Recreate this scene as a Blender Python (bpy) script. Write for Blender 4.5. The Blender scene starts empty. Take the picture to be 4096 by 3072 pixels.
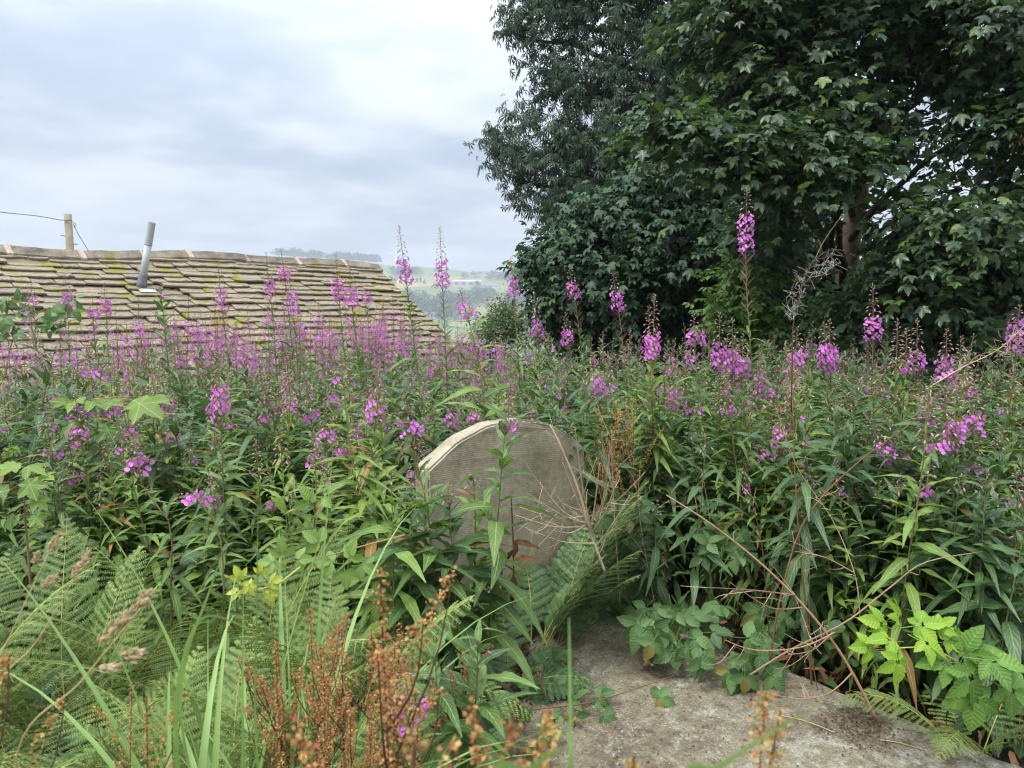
import bpy, math, random
import numpy as np
sc = bpy.context.scene
R = math.radians
PI = math.pi
# ------------------------------------------------------------------ camera, sky, sun, exposure
FPX = 2880.0                                    # focal length in pixels of the 4096 px wide photograph
PITCH = math.atan((1536 - 1220) / FPX)          # horizon lies at row 1220
EYE = np.array([0.0, 0.0, 1.6])
cam = bpy.data.cameras.new('camera'); cam_o = bpy.data.objects.new('camera', cam)
sc.collection.objects.link(cam_o); sc.camera = cam_o
cam.sensor_width = 36.0; cam.lens = 36.0 * FPX / 4096
cam.clip_start = 0.05; cam.clip_end = 20000
cam_o.location = EYE; cam_o.rotation_euler = (PI / 2 - PITCH, 0, 0)
cam.dof.use_dof = True; cam.dof.focus_distance = 4.2; cam.dof.aperture_fstop = 6.2

SUN_EL, SUN_AZ = 58.0, -125.0                   # azimuth from +y towards +x
world = bpy.data.worlds.new('World'); sc.world = world; world.use_nodes = True
nt = world.node_tree; nt.nodes.clear()
def nd(t, typ, **kw):
    n = t.nodes.new(typ)
    for k, v in kw.items():
        setattr(n, k, v)
    return n
def lk(t, a, b): t.links.new(a, b)
def mth(t, op, a, b=None, c=None, clamp=False):
    n = nd(t, 'ShaderNodeMath', operation=op, use_clamp=clamp)
    for i, v in enumerate((a, b, c)):
        if v is None: continue
        if isinstance(v, (int, float)): n.inputs[i].default_value = v
        else: lk(t, v, n.inputs[i])
    return n.outputs[0]
def mixc(t, f, a, b, mode='MIX'):
    n = nd(t, 'ShaderNodeMix', data_type='RGBA', blend_type=mode)
    for i, v in ((0, f), (6, a), (7, b)):
        if isinstance(v, (int, float)): n.inputs[i].default_value = v
        elif isinstance(v, tuple): n.inputs[i].default_value = v if len(v) == 4 else v + (1,)
        else: lk(t, v, n.inputs[i])
    return n.outputs[2]
def ramp(t, f, stops, interp='LINEAR'):
    n = nd(t, 'ShaderNodeValToRGB'); n.color_ramp.interpolation = interp
    el = n.color_ramp.elements
    while len(el) < len(stops): el.new(0.5)
    for e, (p, c) in zip(el, stops):
        e.position = p; e.color = c if len(c) == 4 else tuple(c) + (1,)
    if f is not None: lk(t, f, n.inputs[0])
    return n.outputs[0]
def noise(t, vec, scale, detail=4, rough=0.55, dist=0.0, dim='3D'):
    n = nd(t, 'ShaderNodeTexNoise', noise_dimensions=dim)
    n.inputs['Scale'].default_value = scale; n.inputs['Detail'].default_value = detail
    n.inputs['Roughness'].default_value = rough; n.inputs['Distortion'].default_value = dist
    if vec is not None: lk(t, vec, n.inputs['Vector'])
    return n.outputs[0]
sky = nd(nt, 'ShaderNodeTexSky', sky_type='NISHITA'); sky.sun_disc = False
sky.sun_elevation = R(SUN_EL); sky.sun_rotation = R(SUN_AZ)
bg1 = nd(nt, 'ShaderNodeBackground'); lk(nt, sky.outputs[0], bg1.inputs[0]); bg1.inputs[1].default_value = 0.09
tc = nd(nt, 'ShaderNodeTexCoord'); sep = nd(nt, 'ShaderNodeSeparateXYZ'); lk(nt, tc.outputs['Generated'], sep.inputs[0])
zz = mth(nt, 'MAXIMUM', sep.outputs[2], 0.0)
den = mth(nt, 'ADD', zz, 0.14)
cmb = nd(nt, 'ShaderNodeCombineXYZ')
lk(nt, mth(nt, 'DIVIDE', sep.outputs[0], den), cmb.inputs[0]); lk(nt, mth(nt, 'MULTIPLY', mth(nt, 'DIVIDE', sep.outputs[1], den), 1.25), cmb.inputs[1])
c1 = noise(nt, cmb.outputs[0], 0.62, 5, 0.5, 0.25)
c2 = noise(nt, cmb.outputs[0], 2.3, 4, 0.5, 0.1)
cl = mth(nt, 'ADD', mth(nt, 'MULTIPLY', c1, 0.8), mth(nt, 'MULTIPLY', c2, 0.2))
ccol = ramp(nt, cl, [(0.36, (0.42, 0.50, 0.63)), (0.46, (0.55, 0.63, 0.75)), (0.54, (0.80, 0.86, 0.94)), (0.63, (0.98, 1.0, 1.03))])
# overcast dome: brighter overhead than at the horizon, as cloud cover is
lum = mth(nt, 'ADD', mth(nt, 'MULTIPLY', mth(nt, 'POWER', zz, 1.9), 2.4), 0.395)
bg2 = nd(nt, 'ShaderNodeBackground'); lk(nt, ccol, bg2.inputs[0]); lk(nt, lum, bg2.inputs[1])
mx = nd(nt, 'ShaderNodeMixShader'); mx.inputs[0].default_value = 0.9
lk(nt, bg1.outputs[0], mx.inputs[1]); lk(nt, bg2.outputs[0], mx.inputs[2])
wo = nd(nt, 'ShaderNodeOutputWorld'); lk(nt, mx.outputs[0], wo.inputs[0])
sun = bpy.data.lights.new('sun', 'SUN'); sun_o = bpy.data.objects.new('sun', sun); sc.collection.objects.link(sun_o)
sun.energy = 1.5; sun.angle = R(12); sun.color = (1.0, 0.96, 0.89)
sd = np.array([math.sin(R(SUN_AZ)) * math.cos(R(SUN_EL)), math.cos(R(SUN_AZ)) * math.cos(R(SUN_EL)), math.sin(R(SUN_EL))])
import mathutils
sun_o.rotation_euler = mathutils.Vector(-sd).to_track_quat('-Z', 'Y').to_euler()
sc.view_settings.view_transform = 'Standard'; sc.view_settings.look = 'None'
sc.view_settings.gamma = 1.0; sc.view_settings.use_curve_mapping = False
sc.view_settings.exposure = 1.03
sc.cycles.max_bounces = 7; sc.cycles.diffuse_bounces = 4; sc.cycles.glossy_bounces = 2
sc.cycles.transmission_bounces = 4; sc.cycles.volume_bounces = 0; sc.cycles.transparent_max_bounces = 4
sc.cycles.caustics_reflective = False; sc.cycles.caustics_refractive = False
sc.cycles.use_denoising = True; sc.cycles.pixel_filter_type = 'BLACKMAN_HARRIS'; sc.cycles.filter_width = 1.15

def pix(x, y, Y):
    """point on the ray through photograph pixel (x, y) at forward distance Y metres"""
    a = (x - 2048) / FPX; b = (y - 1536) / FPX
    cp, sp = math.cos(PITCH), math.sin(PITCH)
    d = np.array([a, cp - b * sp, -sp - b * cp])
    return EYE + d * (Y / d[1])
# ------------------------------------------------------------------ mesh tools
class G:
    def __init__(s, V, Q=None, T=None, L=None, mq=None, mt=None):
        s.V = np.asarray(V, float).reshape(-1, 3)
        s.Q = np.zeros((0, 4), int) if Q is None or len(Q) == 0 else np.asarray(Q, int)
        s.T = np.zeros((0, 3), int) if T is None or len(T) == 0 else np.asarray(T, int)
        s.L = np.zeros_like(s.V) if L is None else np.asarray(L, float)
        s.mq = np.zeros(len(s.Q), int) if mq is None else mq
        s.mt = np.zeros(len(s.T), int) if mt is None else mt
    def mat(s, i):
        s.mq = np.full(len(s.Q), i); s.mt = np.full(len(s.T), i); return s
def cat(gs):
    gs = [g for g in gs if g is not None and len(g.V)]
    if not gs: return G(np.zeros((0, 3)))
    off = np.cumsum([0] + [len(g.V) for g in gs])
    return G(np.concatenate([g.V for g in gs]), np.concatenate([g.Q + o for g, o in zip(gs, off)]),
             np.concatenate([g.T + o for g, o in zip(gs, off)]), np.concatenate([g.L for g in gs]),
             np.concatenate([g.mq for g in gs]), np.concatenate([g.mt for g in gs]))
def inst(g, M, P, rnd=None):
    M = np.asarray(M, float).reshape(-1, 3, 3); P = np.asarray(P, float).reshape(-1, 3); N = len(P); n = len(g.V)
    if N == 0: return G(np.zeros((0, 3)))
    V = (np.einsum('nij,vj->nvi', M, g.V) + P[:, None]).reshape(-1, 3)
    o = (np.arange(N) * n)[:, None, None]
    L = np.broadcast_to(g.L, (N, n, 3)).copy()
    if rnd is not None: L[:, :, 2] = (L[:, :, 2] + np.asarray(rnd)[:, None]) % 1.0
    return G(V, (g.Q[None] + o).reshape(-1, 4), (g.T[None] + o).reshape(-1, 3), L.reshape(-1, 3), np.tile(g.mq, N), np.tile(g.mt, N))
def nrm(v): v = np.asarray(v, float); return v / np.maximum(np.linalg.norm(v, axis=-1, keepdims=True), 1e-9)
def basis(axis, up, s=1.0):
    y = nrm(axis); x = nrm(np.cross(y, up)); z = np.cross(x, y)
    M = np.stack([x, y, z], -1)
    return M * (np.asarray(s).reshape(-1, 1, 1) if np.ndim(s) else s)
def tube(pts, rad, sides=5, cap=True):
    P = np.asarray(pts, float); n = len(P); rad = np.broadcast_to(rad, n)
    tg = nrm(np.gradient(P, axis=0)); ref = np.array([0.31, 0.94, 0.12]) if abs(tg[0][2]) > 0.6 else np.array([0.1, 0.05, 1.0])
    x = nrm(np.cross(tg, ref)); y = np.cross(tg, x)
    a = np.arange(sides) * 2 * PI / sides
    V = (P[:, None] + rad[:, None, None] * (np.cos(a)[None, :, None] * x[:, None] + np.sin(a)[None, :, None] * y[:, None])).reshape(-1, 3)
    i = np.arange(n - 1)[:, None] * sides; j = np.arange(sides)[None]; k = (j + 1) % sides
    Q = np.stack([i + j, i + k, i + sides + k, i + sides + j], -1).reshape(-1, 4)
    L = np.stack([np.zeros(n * sides), np.repeat(np.linspace(0, 1, n), sides), np.zeros(n * sides)], -1)
    T = []
    if cap:
        V = np.concatenate([V, P[:1], P[-1:]]); L = np.concatenate([L, [[0, 0, 0], [0, 1, 0]]]); b = n * sides
        T = [[b, (q + 1) % sides, q] for q in range(sides)] + [[b + 1, (n - 1) * sides + q, (n - 1) * sides + (q + 1) % sides] for q in range(sides)]
    return G(V, Q, T, L)
def box(lo, hi):
    (a, b, c), (d, e, f) = lo, hi
    V = [(a, b, c), (d, b, c), (d, e, c), (a, e, c), (a, b, f), (d, b, f), (d, e, f), (a, e, f)]
    return G(V, [(3, 2, 1, 0), (4, 5, 6, 7), (0, 1, 5, 4), (1, 2, 6, 5), (2, 3, 7, 6), (3, 0, 4, 7)])
def catmull(pts, n):
    P = np.asarray(pts, float); m = len(P)
    if m == 2: return P[0] + (P[1] - P[0]) * np.linspace(0, 1, n)[:, None]
    u = np.linspace(0, m - 1, n); i = np.minimum(u.astype(int), m - 2); t = (u - i)[:, None]
    p0, p1, p2, p3 = P[np.maximum(i - 1, 0)], P[i], P[i + 1], P[np.minimum(i + 2, m - 1)]
    return 0.5 * (2 * p1 + (p2 - p0) * t + (2 * p0 - 5 * p1 + 4 * p2 - p3) * t ** 2 + (3 * p1 - p0 - 3 * p2 + p3) * t ** 3)
def mesh(name, g, mats, smooth=True):
    me = bpy.data.meshes.new(name)
    nq, ntr = len(g.Q), len(g.T)
    me.vertices.add(len(g.V)); me.vertices.foreach_set('co', g.V.ravel())
    me.loops.add(nq * 4 + ntr * 3); me.loops.foreach_set('vertex_index', np.concatenate([g.Q.ravel(), g.T.ravel()]))
    me.polygons.add(nq + ntr)
    me.polygons.foreach_set('loop_start', np.concatenate([np.arange(nq) * 4, nq * 4 + np.arange(ntr) * 3]))
    me.polygons.foreach_set('material_index', np.concatenate([g.mq, g.mt]))
    me.polygons.foreach_set('use_smooth', np.full(nq + ntr, smooth))
    me.attributes.new('lf', 'FLOAT_VECTOR', 'POINT').data.foreach_set('vector', g.L.ravel())
    me.update(calc_edges=True)
    for m in (mats if isinstance(mats, (list, tuple)) else [mats]): me.materials.append(m)
    return me
COL = sc.collection
def put(name, me, parent=None, loc=None, M=None, kind=None):
    o = bpy.data.objects.new(name, me); COL.objects.link(o)
    if M is not None:
        m4 = np.eye(4); m4[:3, :3] = M
        if loc is not None: m4[:3, 3] = loc
        o.matrix_basis = mathutils.Matrix(m4.tolist())
    elif loc is not None: o.location = loc
    if parent is not None: o.parent = parent
    if kind: o['kind'] = kind
    return o
def obj(name, g, mats, parent=None, loc=None, kind=None, smooth=True):
    return put(name, mesh(name, g, mats, smooth), parent, loc, kind=kind)
def tag(o, label, cat_, group=None):
    o['label'] = label; o['category'] = cat_
    if group: o['group'] = group
    return o
def thing(name, label, cat_, loc=(0, 0, 0), group=None, rz=0.0):
    o = bpy.data.objects.new(name, None); COL.objects.link(o); o.location = loc; o.rotation_euler = (0, 0, rz)
    o.empty_display_size = 0.1
    return tag(o, label, cat_, group)
# ------------------------------------------------------------------ materials
def new_mat(name):
    m = bpy.data.materials.new(name); m.use_nodes = True; m.node_tree.nodes.clear(); return m, m.node_tree
def attr(t):
    a = nd(t, 'ShaderNodeAttribute', attribute_name='lf'); s = nd(t, 'ShaderNodeSeparateXYZ'); lk(t, a.outputs['Vector'], s.inputs[0]); return s.outputs
def finish(m, t, col, rough=0.6, spec=0.3, transl=0.0, tcol=None, bump=None, bstr=0.3, bdist=0.01):
    p = nd(t, 'ShaderNodeBsdfPrincipled'); out = nd(t, 'ShaderNodeOutputMaterial')
    if isinstance(col, tuple): p.inputs['Base Color'].default_value = col + (1,)
    else: lk(t, col, p.inputs['Base Color'])
    if isinstance(rough, (int, float)): p.inputs['Roughness'].default_value = rough
    else: lk(t, rough, p.inputs['Roughness'])
    p.inputs['Specular IOR Level'].default_value = spec
    if bump is not None:
        b = nd(t, 'ShaderNodeBump'); b.inputs['Strength'].default_value = bstr; b.inputs['Distance'].default_value = bdist
        lk(t, bump, b.inputs['Height']); lk(t, b.outputs[0], p.inputs['Normal'])
    if transl > 0:
        tr = nd(t, 'ShaderNodeBsdfTranslucent'); mxs = nd(t, 'ShaderNodeMixShader'); mxs.inputs[0].default_value = transl
        c = tcol if tcol is not None else col
        if isinstance(c, tuple): tr.inputs[0].default_value = c + (1,)
        else: lk(t, c, tr.inputs[0])
        lk(t, p.outputs[0], mxs.inputs[1]); lk(t, tr.outputs[0], mxs.inputs[2]); lk(t, mxs.outputs[0], out.inputs[0])
    else: lk(t, p.outputs[0], out.inputs[0])
    return m
def leafmat(name, lo, hi, rib=None, ribw=0.06, veins=0, rough=0.5, spec=0.35, transl=0.28, odd=None, oddp=0.03, tboost=1.5):
    m, t = new_mat(name); s = attr(t); oi = nd(t, 'ShaderNodeObjectInfo')
    r = mth(t, 'FRACT', mth(t, 'ADD', s[2], oi.outputs['Random']))
    col = mixc(t, r, lo, hi)
    if odd is not None:
        r2 = mth(t, 'FRACT', mth(t, 'MULTIPLY', r, 37.13))
        col = mixc(t, mth(t, 'LESS_THAN', r2, oddp), col, odd)
    g = nd(t, 'ShaderNodeNewGeometry')
    n = noise(t, g.outputs['Position'], 9.0, 2)
    col = mixc(t, 0.55, col, ramp(t, n, [(0.3, (0.55, 0.6, 0.6)), (0.7, (1.25, 1.2, 1.1))]), 'MULTIPLY')
    sp = ramp(t, noise(t, g.outputs['Position'], 55.0, 2), [(0.70, (0, 0, 0)), (0.74, (0.6, 0.6, 0.6))])
    col = mixc(t, sp, col, mixc(t, 0.5, col, (0.16, 0.10, 0.03)))
    bump = None
    if rib is not None:
        ax = mth(t, 'ABSOLUTE', s[0])
        f = mth(t, 'LESS_THAN', ax, ribw)
        if veins:
            w = mth(t, 'SINE', mth(t, 'MULTIPLY', mth(t, 'SUBTRACT', s[1], mth(t, 'MULTIPLY', ax, 0.22)), veins * 6.283))
            fv = mth(t, 'MULTIPLY', mth(t, 'GREATER_THAN', w, 0.9), 0.45)
            f = mth(t, 'MAXIMUM', f, fv); bump = w
        col = mixc(t, mth(t, 'MULTIPLY', f, 0.75), col, rib)
    tc_ = mixc(t, 1.0, col, (tboost, tboost * 1.05, tboost * 0.7), 'MULTIPLY')
    return finish(m, t, col, rough, spec, transl, tc_, bump, 0.25, 0.004)
def plain(name, lo, hi, scale=20.0, rough=0.7, spec=0.2, transl=0.0, bstr=0.0):
    m, t = new_mat(name); s = attr(t); oi = nd(t, 'ShaderNodeObjectInfo'); tcn = nd(t, 'ShaderNodeTexCoord')
    n = noise(t, tcn.outputs['Object'], scale, 4)
    r = mth(t, 'FRACT', mth(t, 'ADD', s[2], oi.outputs['Random']))
    f = mth(t, 'ADD', mth(t, 'MULTIPLY', n, 0.6), mth(t, 'MULTIPLY', r, 0.4))
    col = ramp(t, f, [(0.25, lo), (0.75, hi)])
    return finish(m, t, col, rough, spec, transl, None, n if bstr else None, bstr, 0.01)

M_FW = leafmat('fireweed_leaf', (0.066, 0.128, 0.030), (0.160, 0.255, 0.066), (0.30, 0.40, 0.17), 0.07, 9, 0.45, 0.35, 0.28, (0.27, 0.30, 0.05), 0.03)
M_FWY = leafmat('fireweed_young_leaf', (0.13, 0.22, 0.042), (0.25, 0.36, 0.08), (0.36, 0.44, 0.20), 0.07, 9, 0.45, 0.3, 0.32, (0.33, 0.16, 0.05), 0.05)
M_FWD = leafmat('fireweed_dark_leaf', (0.044, 0.098, 0.034), (0.092, 0.165, 0.050), (0.20, 0.29, 0.14), 0.06, 8, 0.42, 0.4, 0.22, (0.19, 0.15, 0.04), 0.02)
M_STEM = plain('fireweed_stem', (0.13, 0.17, 0.06), (0.22, 0.16, 0.08), 8.0)
M_REDSTEM = plain('red_stem', (0.24, 0.11, 0.06), (0.26, 0.20, 0.09), 8.0)
M_PET = leafmat('petal', (0.66, 0.16, 0.66), (0.86, 0.32, 0.84), (0.36, 0.03, 0.38), 0.05, 0, 0.6, 0.15, 0.35, None, 0, 1.1)
M_SEP = leafmat('sepal', (0.15, 0.03, 0.20), (0.30, 0.07, 0.32), None, 0, 0, 0.6, 0.2, 0.2, None, 0, 1.1)
M_BUD = leafmat('bud', (0.38, 0.22, 0.22), (0.56, 0.37, 0.33), None, 0, 0, 0.6, 0.2, 0.15, None, 0, 1.1)
M_POD = leafmat('pod', (0.22, 0.11, 0.10), (0.38, 0.20, 0.17), None, 0, 0, 0.6, 0.2, 0.1, None, 0, 1.1)
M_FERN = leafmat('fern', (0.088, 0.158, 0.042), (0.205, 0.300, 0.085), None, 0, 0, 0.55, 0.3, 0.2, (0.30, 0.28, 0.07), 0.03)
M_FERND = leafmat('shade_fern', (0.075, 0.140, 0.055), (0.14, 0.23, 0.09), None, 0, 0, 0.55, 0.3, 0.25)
M_RACH = plain('fern_rachis', (0.30, 0.30, 0.08), (0.38, 0.38, 0.12), 8.0)
M_BRAM = leafmat('bramble_leaf', (0.062, 0.130, 0.042), (0.150, 0.250, 0.085), (0.16, 0.26, 0.09), 0.05, 7, 0.5, 0.35, 0.25, (0.22, 0.19, 0.05), 0.05)
M_BRAML = leafmat('bramble_shoot_leaf', (0.20, 0.36, 0.035), (0.30, 0.46, 0.05), (0.40, 0.52, 0.12), 0.05, 7, 0.5, 0.3, 0.35)
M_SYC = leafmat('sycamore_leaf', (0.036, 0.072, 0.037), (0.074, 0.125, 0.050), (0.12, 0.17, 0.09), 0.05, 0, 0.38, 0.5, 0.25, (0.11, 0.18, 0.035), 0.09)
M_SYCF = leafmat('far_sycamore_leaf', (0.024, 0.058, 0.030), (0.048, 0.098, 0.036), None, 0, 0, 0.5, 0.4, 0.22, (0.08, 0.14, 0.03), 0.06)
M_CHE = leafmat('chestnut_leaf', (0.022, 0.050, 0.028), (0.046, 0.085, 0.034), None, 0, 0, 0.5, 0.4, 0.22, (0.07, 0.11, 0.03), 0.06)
M_ELD = leafmat('elder_leaf', (0.07, 0.14, 0.035), (0.15, 0.25, 0.055), (0.2, 0.3, 0.1), 0.05, 0, 0.5, 0.3, 0.3)  # paler green puts the sunlit look of the elders into the leaf colour
M_HAW = leafmat('hawthorn_leaf', (0.06, 0.11, 0.045), (0.13, 0.19, 0.06), None, 0, 0, 0.5, 0.3, 0.3)
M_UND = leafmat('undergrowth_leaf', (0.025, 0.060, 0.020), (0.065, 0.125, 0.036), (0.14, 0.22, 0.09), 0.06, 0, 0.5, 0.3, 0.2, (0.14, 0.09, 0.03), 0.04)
M_FARW = leafmat('far_wood', (0.045, 0.085, 0.045), (0.085, 0.135, 0.055), None, 0, 0, 0.7, 0.1, 0.1)
M_SAP = leafmat('sapling_leaf', (0.10, 0.19, 0.04), (0.22, 0.31, 0.06), (0.30, 0.38, 0.16), 0.06, 0, 0.5, 0.3, 0.35, (0.30, 0.24, 0.12), 0.14)
M_GRASS = leafmat('grass_blade', (0.15, 0.26, 0.06), (0.28, 0.41, 0.13), (0.27, 0.38, 0.13), 0.08, 0, 0.45, 0.35, 0.35)
M_SEED = plain('grass_seed', (0.62, 0.50, 0.29), (0.80, 0.68, 0.44), 30.0, 0.8, 0.1, 0.45)
M_STRAW = plain('straw', (0.40, 0.30, 0.14), (0.55, 0.43, 0.22), 10.0)
M_DOCK = leafmat('dock_seed', (0.34, 0.17, 0.065), (0.60, 0.36, 0.15), None, 0, 0, 0.7, 0.15, 0.25, (0.40, 0.12, 0.07), 0.14, 1.1)
M_DOCKY = leafmat('yellow_dock_seed', (0.42, 0.28, 0.10), (0.58, 0.40, 0.16), None, 0, 0, 0.7, 0.15, 0.3, (0.46, 0.20, 0.06), 0.2, 1.15)
M_DRY = plain('dry_stem', (0.24, 0.165, 0.10), (0.54, 0.42, 0.28), 14.0, 0.8, 0.1)
M_DRYD = plain('dark_dry_stem', (0.085, 0.045, 0.028), (0.20, 0.105, 0.06), 14.0, 0.8, 0.1)
M_FLUFF = plain('seed_fluff', (0.50, 0.46, 0.40), (0.66, 0.62, 0.54), 14.0, 0.9, 0.05, 0.3)
M_BARK = plain('bark', (0.085, 0.062, 0.046), (0.20, 0.150, 0.115), 9.0, 0.9, 0.1, 0, 0.9)
M_TWIG = plain('twig', (0.035, 0.028, 0.018), (0.075, 0.058, 0.035), 9.0, 0.9, 0.1)
M_KEY = leafmat('samara', (0.22, 0.18, 0.05), (0.40, 0.28, 0.10), None, 0, 0, 0.7, 0.1, 0.3)
M_BERRY = plain('bramble_berry', (0.16, 0.12, 0.05), (0.28, 0.20, 0.08), 60.0)
M_DEADL = leafmat('dead_leaf', (0.16, 0.075, 0.035), (0.34, 0.17, 0.08), (0.26, 0.16, 0.09), 0.05, 7, 0.7, 0.2, 0.15)

def stone_mat(name, base, dark, light, moss=None, mossamt=0.0, tool=False, lich=0.5):
    m, t = new_mat(name); g = nd(t, 'ShaderNodeNewGeometry'); tcn = nd(t, 'ShaderNodeTexCoord'); po = tcn.outputs['Object']
    oi = nd(t, 'ShaderNodeObjectInfo')
    a = noise(t, po, 5.0, 6, 0.6); b = noise(t, po, 40.0, 5, 0.65); c = noise(t, po, 170.0, 3, 0.6)
    col = ramp(t, a, [(0.3, dark), (0.5, base), (0.72, light)])
    col = mixc(t, 0.5, col, ramp(t, b, [(0.3, (0.6, 0.6, 0.58)), (0.7, (1.2, 1.2, 1.18))]), 'MULTIPLY')
    col = mixc(t, 0.4, col, ramp(t, oi.outputs['Random'], [(0.0, (0.62, 0.62, 0.66)), (1.0, (1.3, 1.2, 1.05))]), 'MULTIPLY')
    l = noise(t, po, 11.0, 8, 0.7)
    col = mixc(t, mth(t, 'MULTIPLY', ramp(t, l, [(0.56, (0, 0, 0)), (0.64, (1, 1, 1))]), lich), col, light)
    h = mth(t, 'ADD', mth(t, 'MULTIPLY', b, 0.5), mth(t, 'MULTIPLY', c, 0.25))
    if moss is not None:
        n = noise(t, g.outputs['Position'], 3.2, 6, 0.7)
        mk = ramp(t, n, [(0.62 - mossamt, (0, 0, 0)), (0.70 - mossamt, (1, 1, 1))])
        col = mixc(t, mk, col, moss)
    if tool:
        sx = nd(t, 'ShaderNodeSeparateXYZ'); lk(t, po, sx.inputs[0])
        wv = mth(t, 'SINE', mth(t, 'ADD', mth(t, 'MULTIPLY', sx.outputs[2], 720.0), mth(t, 'MULTIPLY', noise(t, po, 9.0, 5), 26.0)))
        wv = mth(t, 'MULTIPLY', wv, mth(t, 'MULTIPLY', noise(t, po, 14.0, 4), 1.4))
        h = mth(t, 'ADD', mth(t, 'MULTIPLY', wv, 0.4), h)
        col = mixc(t, 0.28, col, ramp(t, wv, [(0.0, (0.72, 0.71, 0.68)), (0.6, (1.05, 1.05, 1.03))]), 'MULTIPLY')
    return finish(m, t, col, 0.85, 0.2, 0, None, h, 0.22 if tool else 0.6, 0.004 if tool else 0.006)
M_TILE = stone_mat('roof_stone', (0.27, 0.225, 0.160), (0.13, 0.115, 0.095), (0.38, 0.33, 0.25), (0.21, 0.19, 0.035), 0.085, lich=0.3)
M_RIDGE = stone_mat('ridge_stone', (0.19, 0.165, 0.125), (0.095, 0.085, 0.068), (0.30, 0.27, 0.20), (0.17, 0.14, 0.05), 0.07, lich=0.3)
M_MORT = stone_mat('mortar', (0.42, 0.32, 0.25), (0.30, 0.22, 0.17), (0.50, 0.42, 0.34))
M_HEAD = stone_mat('headstone', (0.265, 0.232, 0.170), (0.17, 0.145, 0.100), (0.36, 0.325, 0.25), None, 0, True, 0.25)
M_HEADE = stone_mat('headstone_edge', (0.33, 0.295, 0.22), (0.21, 0.185, 0.13), (0.44, 0.40, 0.32), None, 0, False, 0.6)
M_WALL = stone_mat('building_stone', (0.24, 0.20, 0.14), (0.14, 0.12, 0.09), (0.34, 0.30, 0.23))
def slab_mat():
    m, t = new_mat('ledger_stone'); tcn = nd(t, 'ShaderNodeTexCoord'); po = tcn.outputs['Object']
    a = noise(t, po, 2.6, 6, 0.6); b = noise(t, po, 22.0, 7, 0.72); c = noise(t, po, 120.0, 4, 0.6); d = noise(t, po, 7.0, 8, 0.72, 0.6)
    col = ramp(t, a, [(0.32, (0.135, 0.105, 0.068)), (0.5, (0.215, 0.180, 0.122)), (0.68, (0.24, 0.215, 0.145))])
    col = mixc(t, 0.6, col, ramp(t, b, [(0.36, (0.42, 0.42, 0.40)), (0.5, (1.0, 1.0, 0.98)), (0.66, (1.5, 1.5, 1.46))]), 'MULTIPLY')
    col = mixc(t, 0.5, col, ramp(t, c, [(0.36, (0.5, 0.5, 0.5)), (0.64, (1.35, 1.35, 1.35))]), 'MULTIPLY')
    # crusty pale lichen grows towards the open foot end of the slab
    sx = nd(t, 'ShaderNodeSeparateXYZ'); lk(t, po, sx.inputs[0])
    e = mth(t, 'MULTIPLY', mth(t, 'SUBTRACT', sx.outputs[1], -0.75), -0.55, clamp=True)
    f = mth(t, 'ADD', d, mth(t, 'MULTIPLY', e, 0.22))
    col = mixc(t, mth(t, 'MULTIPLY', ramp(t, f, [(0.56, (0, 0, 0)), (0.72, (1, 1, 1))]), 0.75), col, ramp(t, b, [(0.38, (0.20, 0.19, 0.13)), (0.60, (0.52, 0.51, 0.43))]))
    fk = mth(t, 'ADD', noise(t, po, 95.0, 6, 0.75), mth(t, 'MULTIPLY', mth(t, 'SUBTRACT', d, 0.5), 0.35))
    col = mixc(t, ramp(t, fk, [(0.58, (0, 0, 0)), (0.64, (0.85, 0.85, 0.85))]), col, (0.46, 0.44, 0.36))
    col = mixc(t, ramp(t, fk, [(0.36, (0.8, 0.8, 0.8)), (0.42, (0, 0, 0))]), col, (0.055, 0.048, 0.034))
    v = nd(t, 'ShaderNodeTexVoronoi'); v.inputs['Scale'].default_value = 5.0; lk(t, po, v.inputs['Vector'])
    wv = mth(t, 'ADD', v.outputs['Distance'], mth(t, 'MULTIPLY', b, 0.25))
    col = mixc(t, ramp(t, wv, [(0.175, (0.9, 0.9, 0.9)), (0.20, (0, 0, 0))]), col, (0.47, 0.47, 0.44))
    h = mth(t, 'ADD', mth(t, 'MULTIPLY', b, 0.7), mth(t, 'MULTIPLY', c, 0.3))
    return finish(m, t, col, 0.85, 0.2, 0, None, h, 1.0, 0.02)
M_SLAB = slab_mat()
M_METAL = plain('vent_pipe', (0.36, 0.39, 0.385), (0.46, 0.49, 0.48), 4.0, 0.45, 0.4)
M_LEAD = plain('lead', (0.14, 0.15, 0.17), (0.26, 0.27, 0.29), 12.0, 0.6, 0.4, 0, 0.3)
M_WHITE = plain('pale_flashing', (0.36, 0.38, 0.40), (0.52, 0.54, 0.56), 12.0, 0.6, 0.3)
M_POLE = plain('pole_wood', (0.20, 0.175, 0.12), (0.34, 0.30, 0.21), 6.0, 0.9, 0.1, 0, 0.5)
M_WIRE = plain('wire', (0.12, 0.12, 0.13), (0.2, 0.2, 0.2), 4.0)
M_MOSS = leafmat('roof_moss', (0.15, 0.14, 0.025), (0.30, 0.26, 0.045), None, 0, 0, 0.9, 0.05, 0.0)
M_PAINT = plain('turbine_paint', (0.75, 0.77, 0.79), (0.8, 0.82, 0.84), 0.2)
M_FWALL = plain('farm_wall', (0.42, 0.40, 0.37), (0.55, 0.53, 0.50), 0.2)
M_FROOF = plain('farm_roof', (0.16, 0.16, 0.17), (0.22, 0.22, 0.23), 0.2)
M_FSHED = plain('shed_roof', (0.46, 0.47, 0.47), (0.55, 0.56, 0.56), 0.2)
M_FWIN = plain('farm_window', (0.03, 0.035, 0.04), (0.05, 0.05, 0.06), 0.2, 0.2, 0.5)
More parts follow.
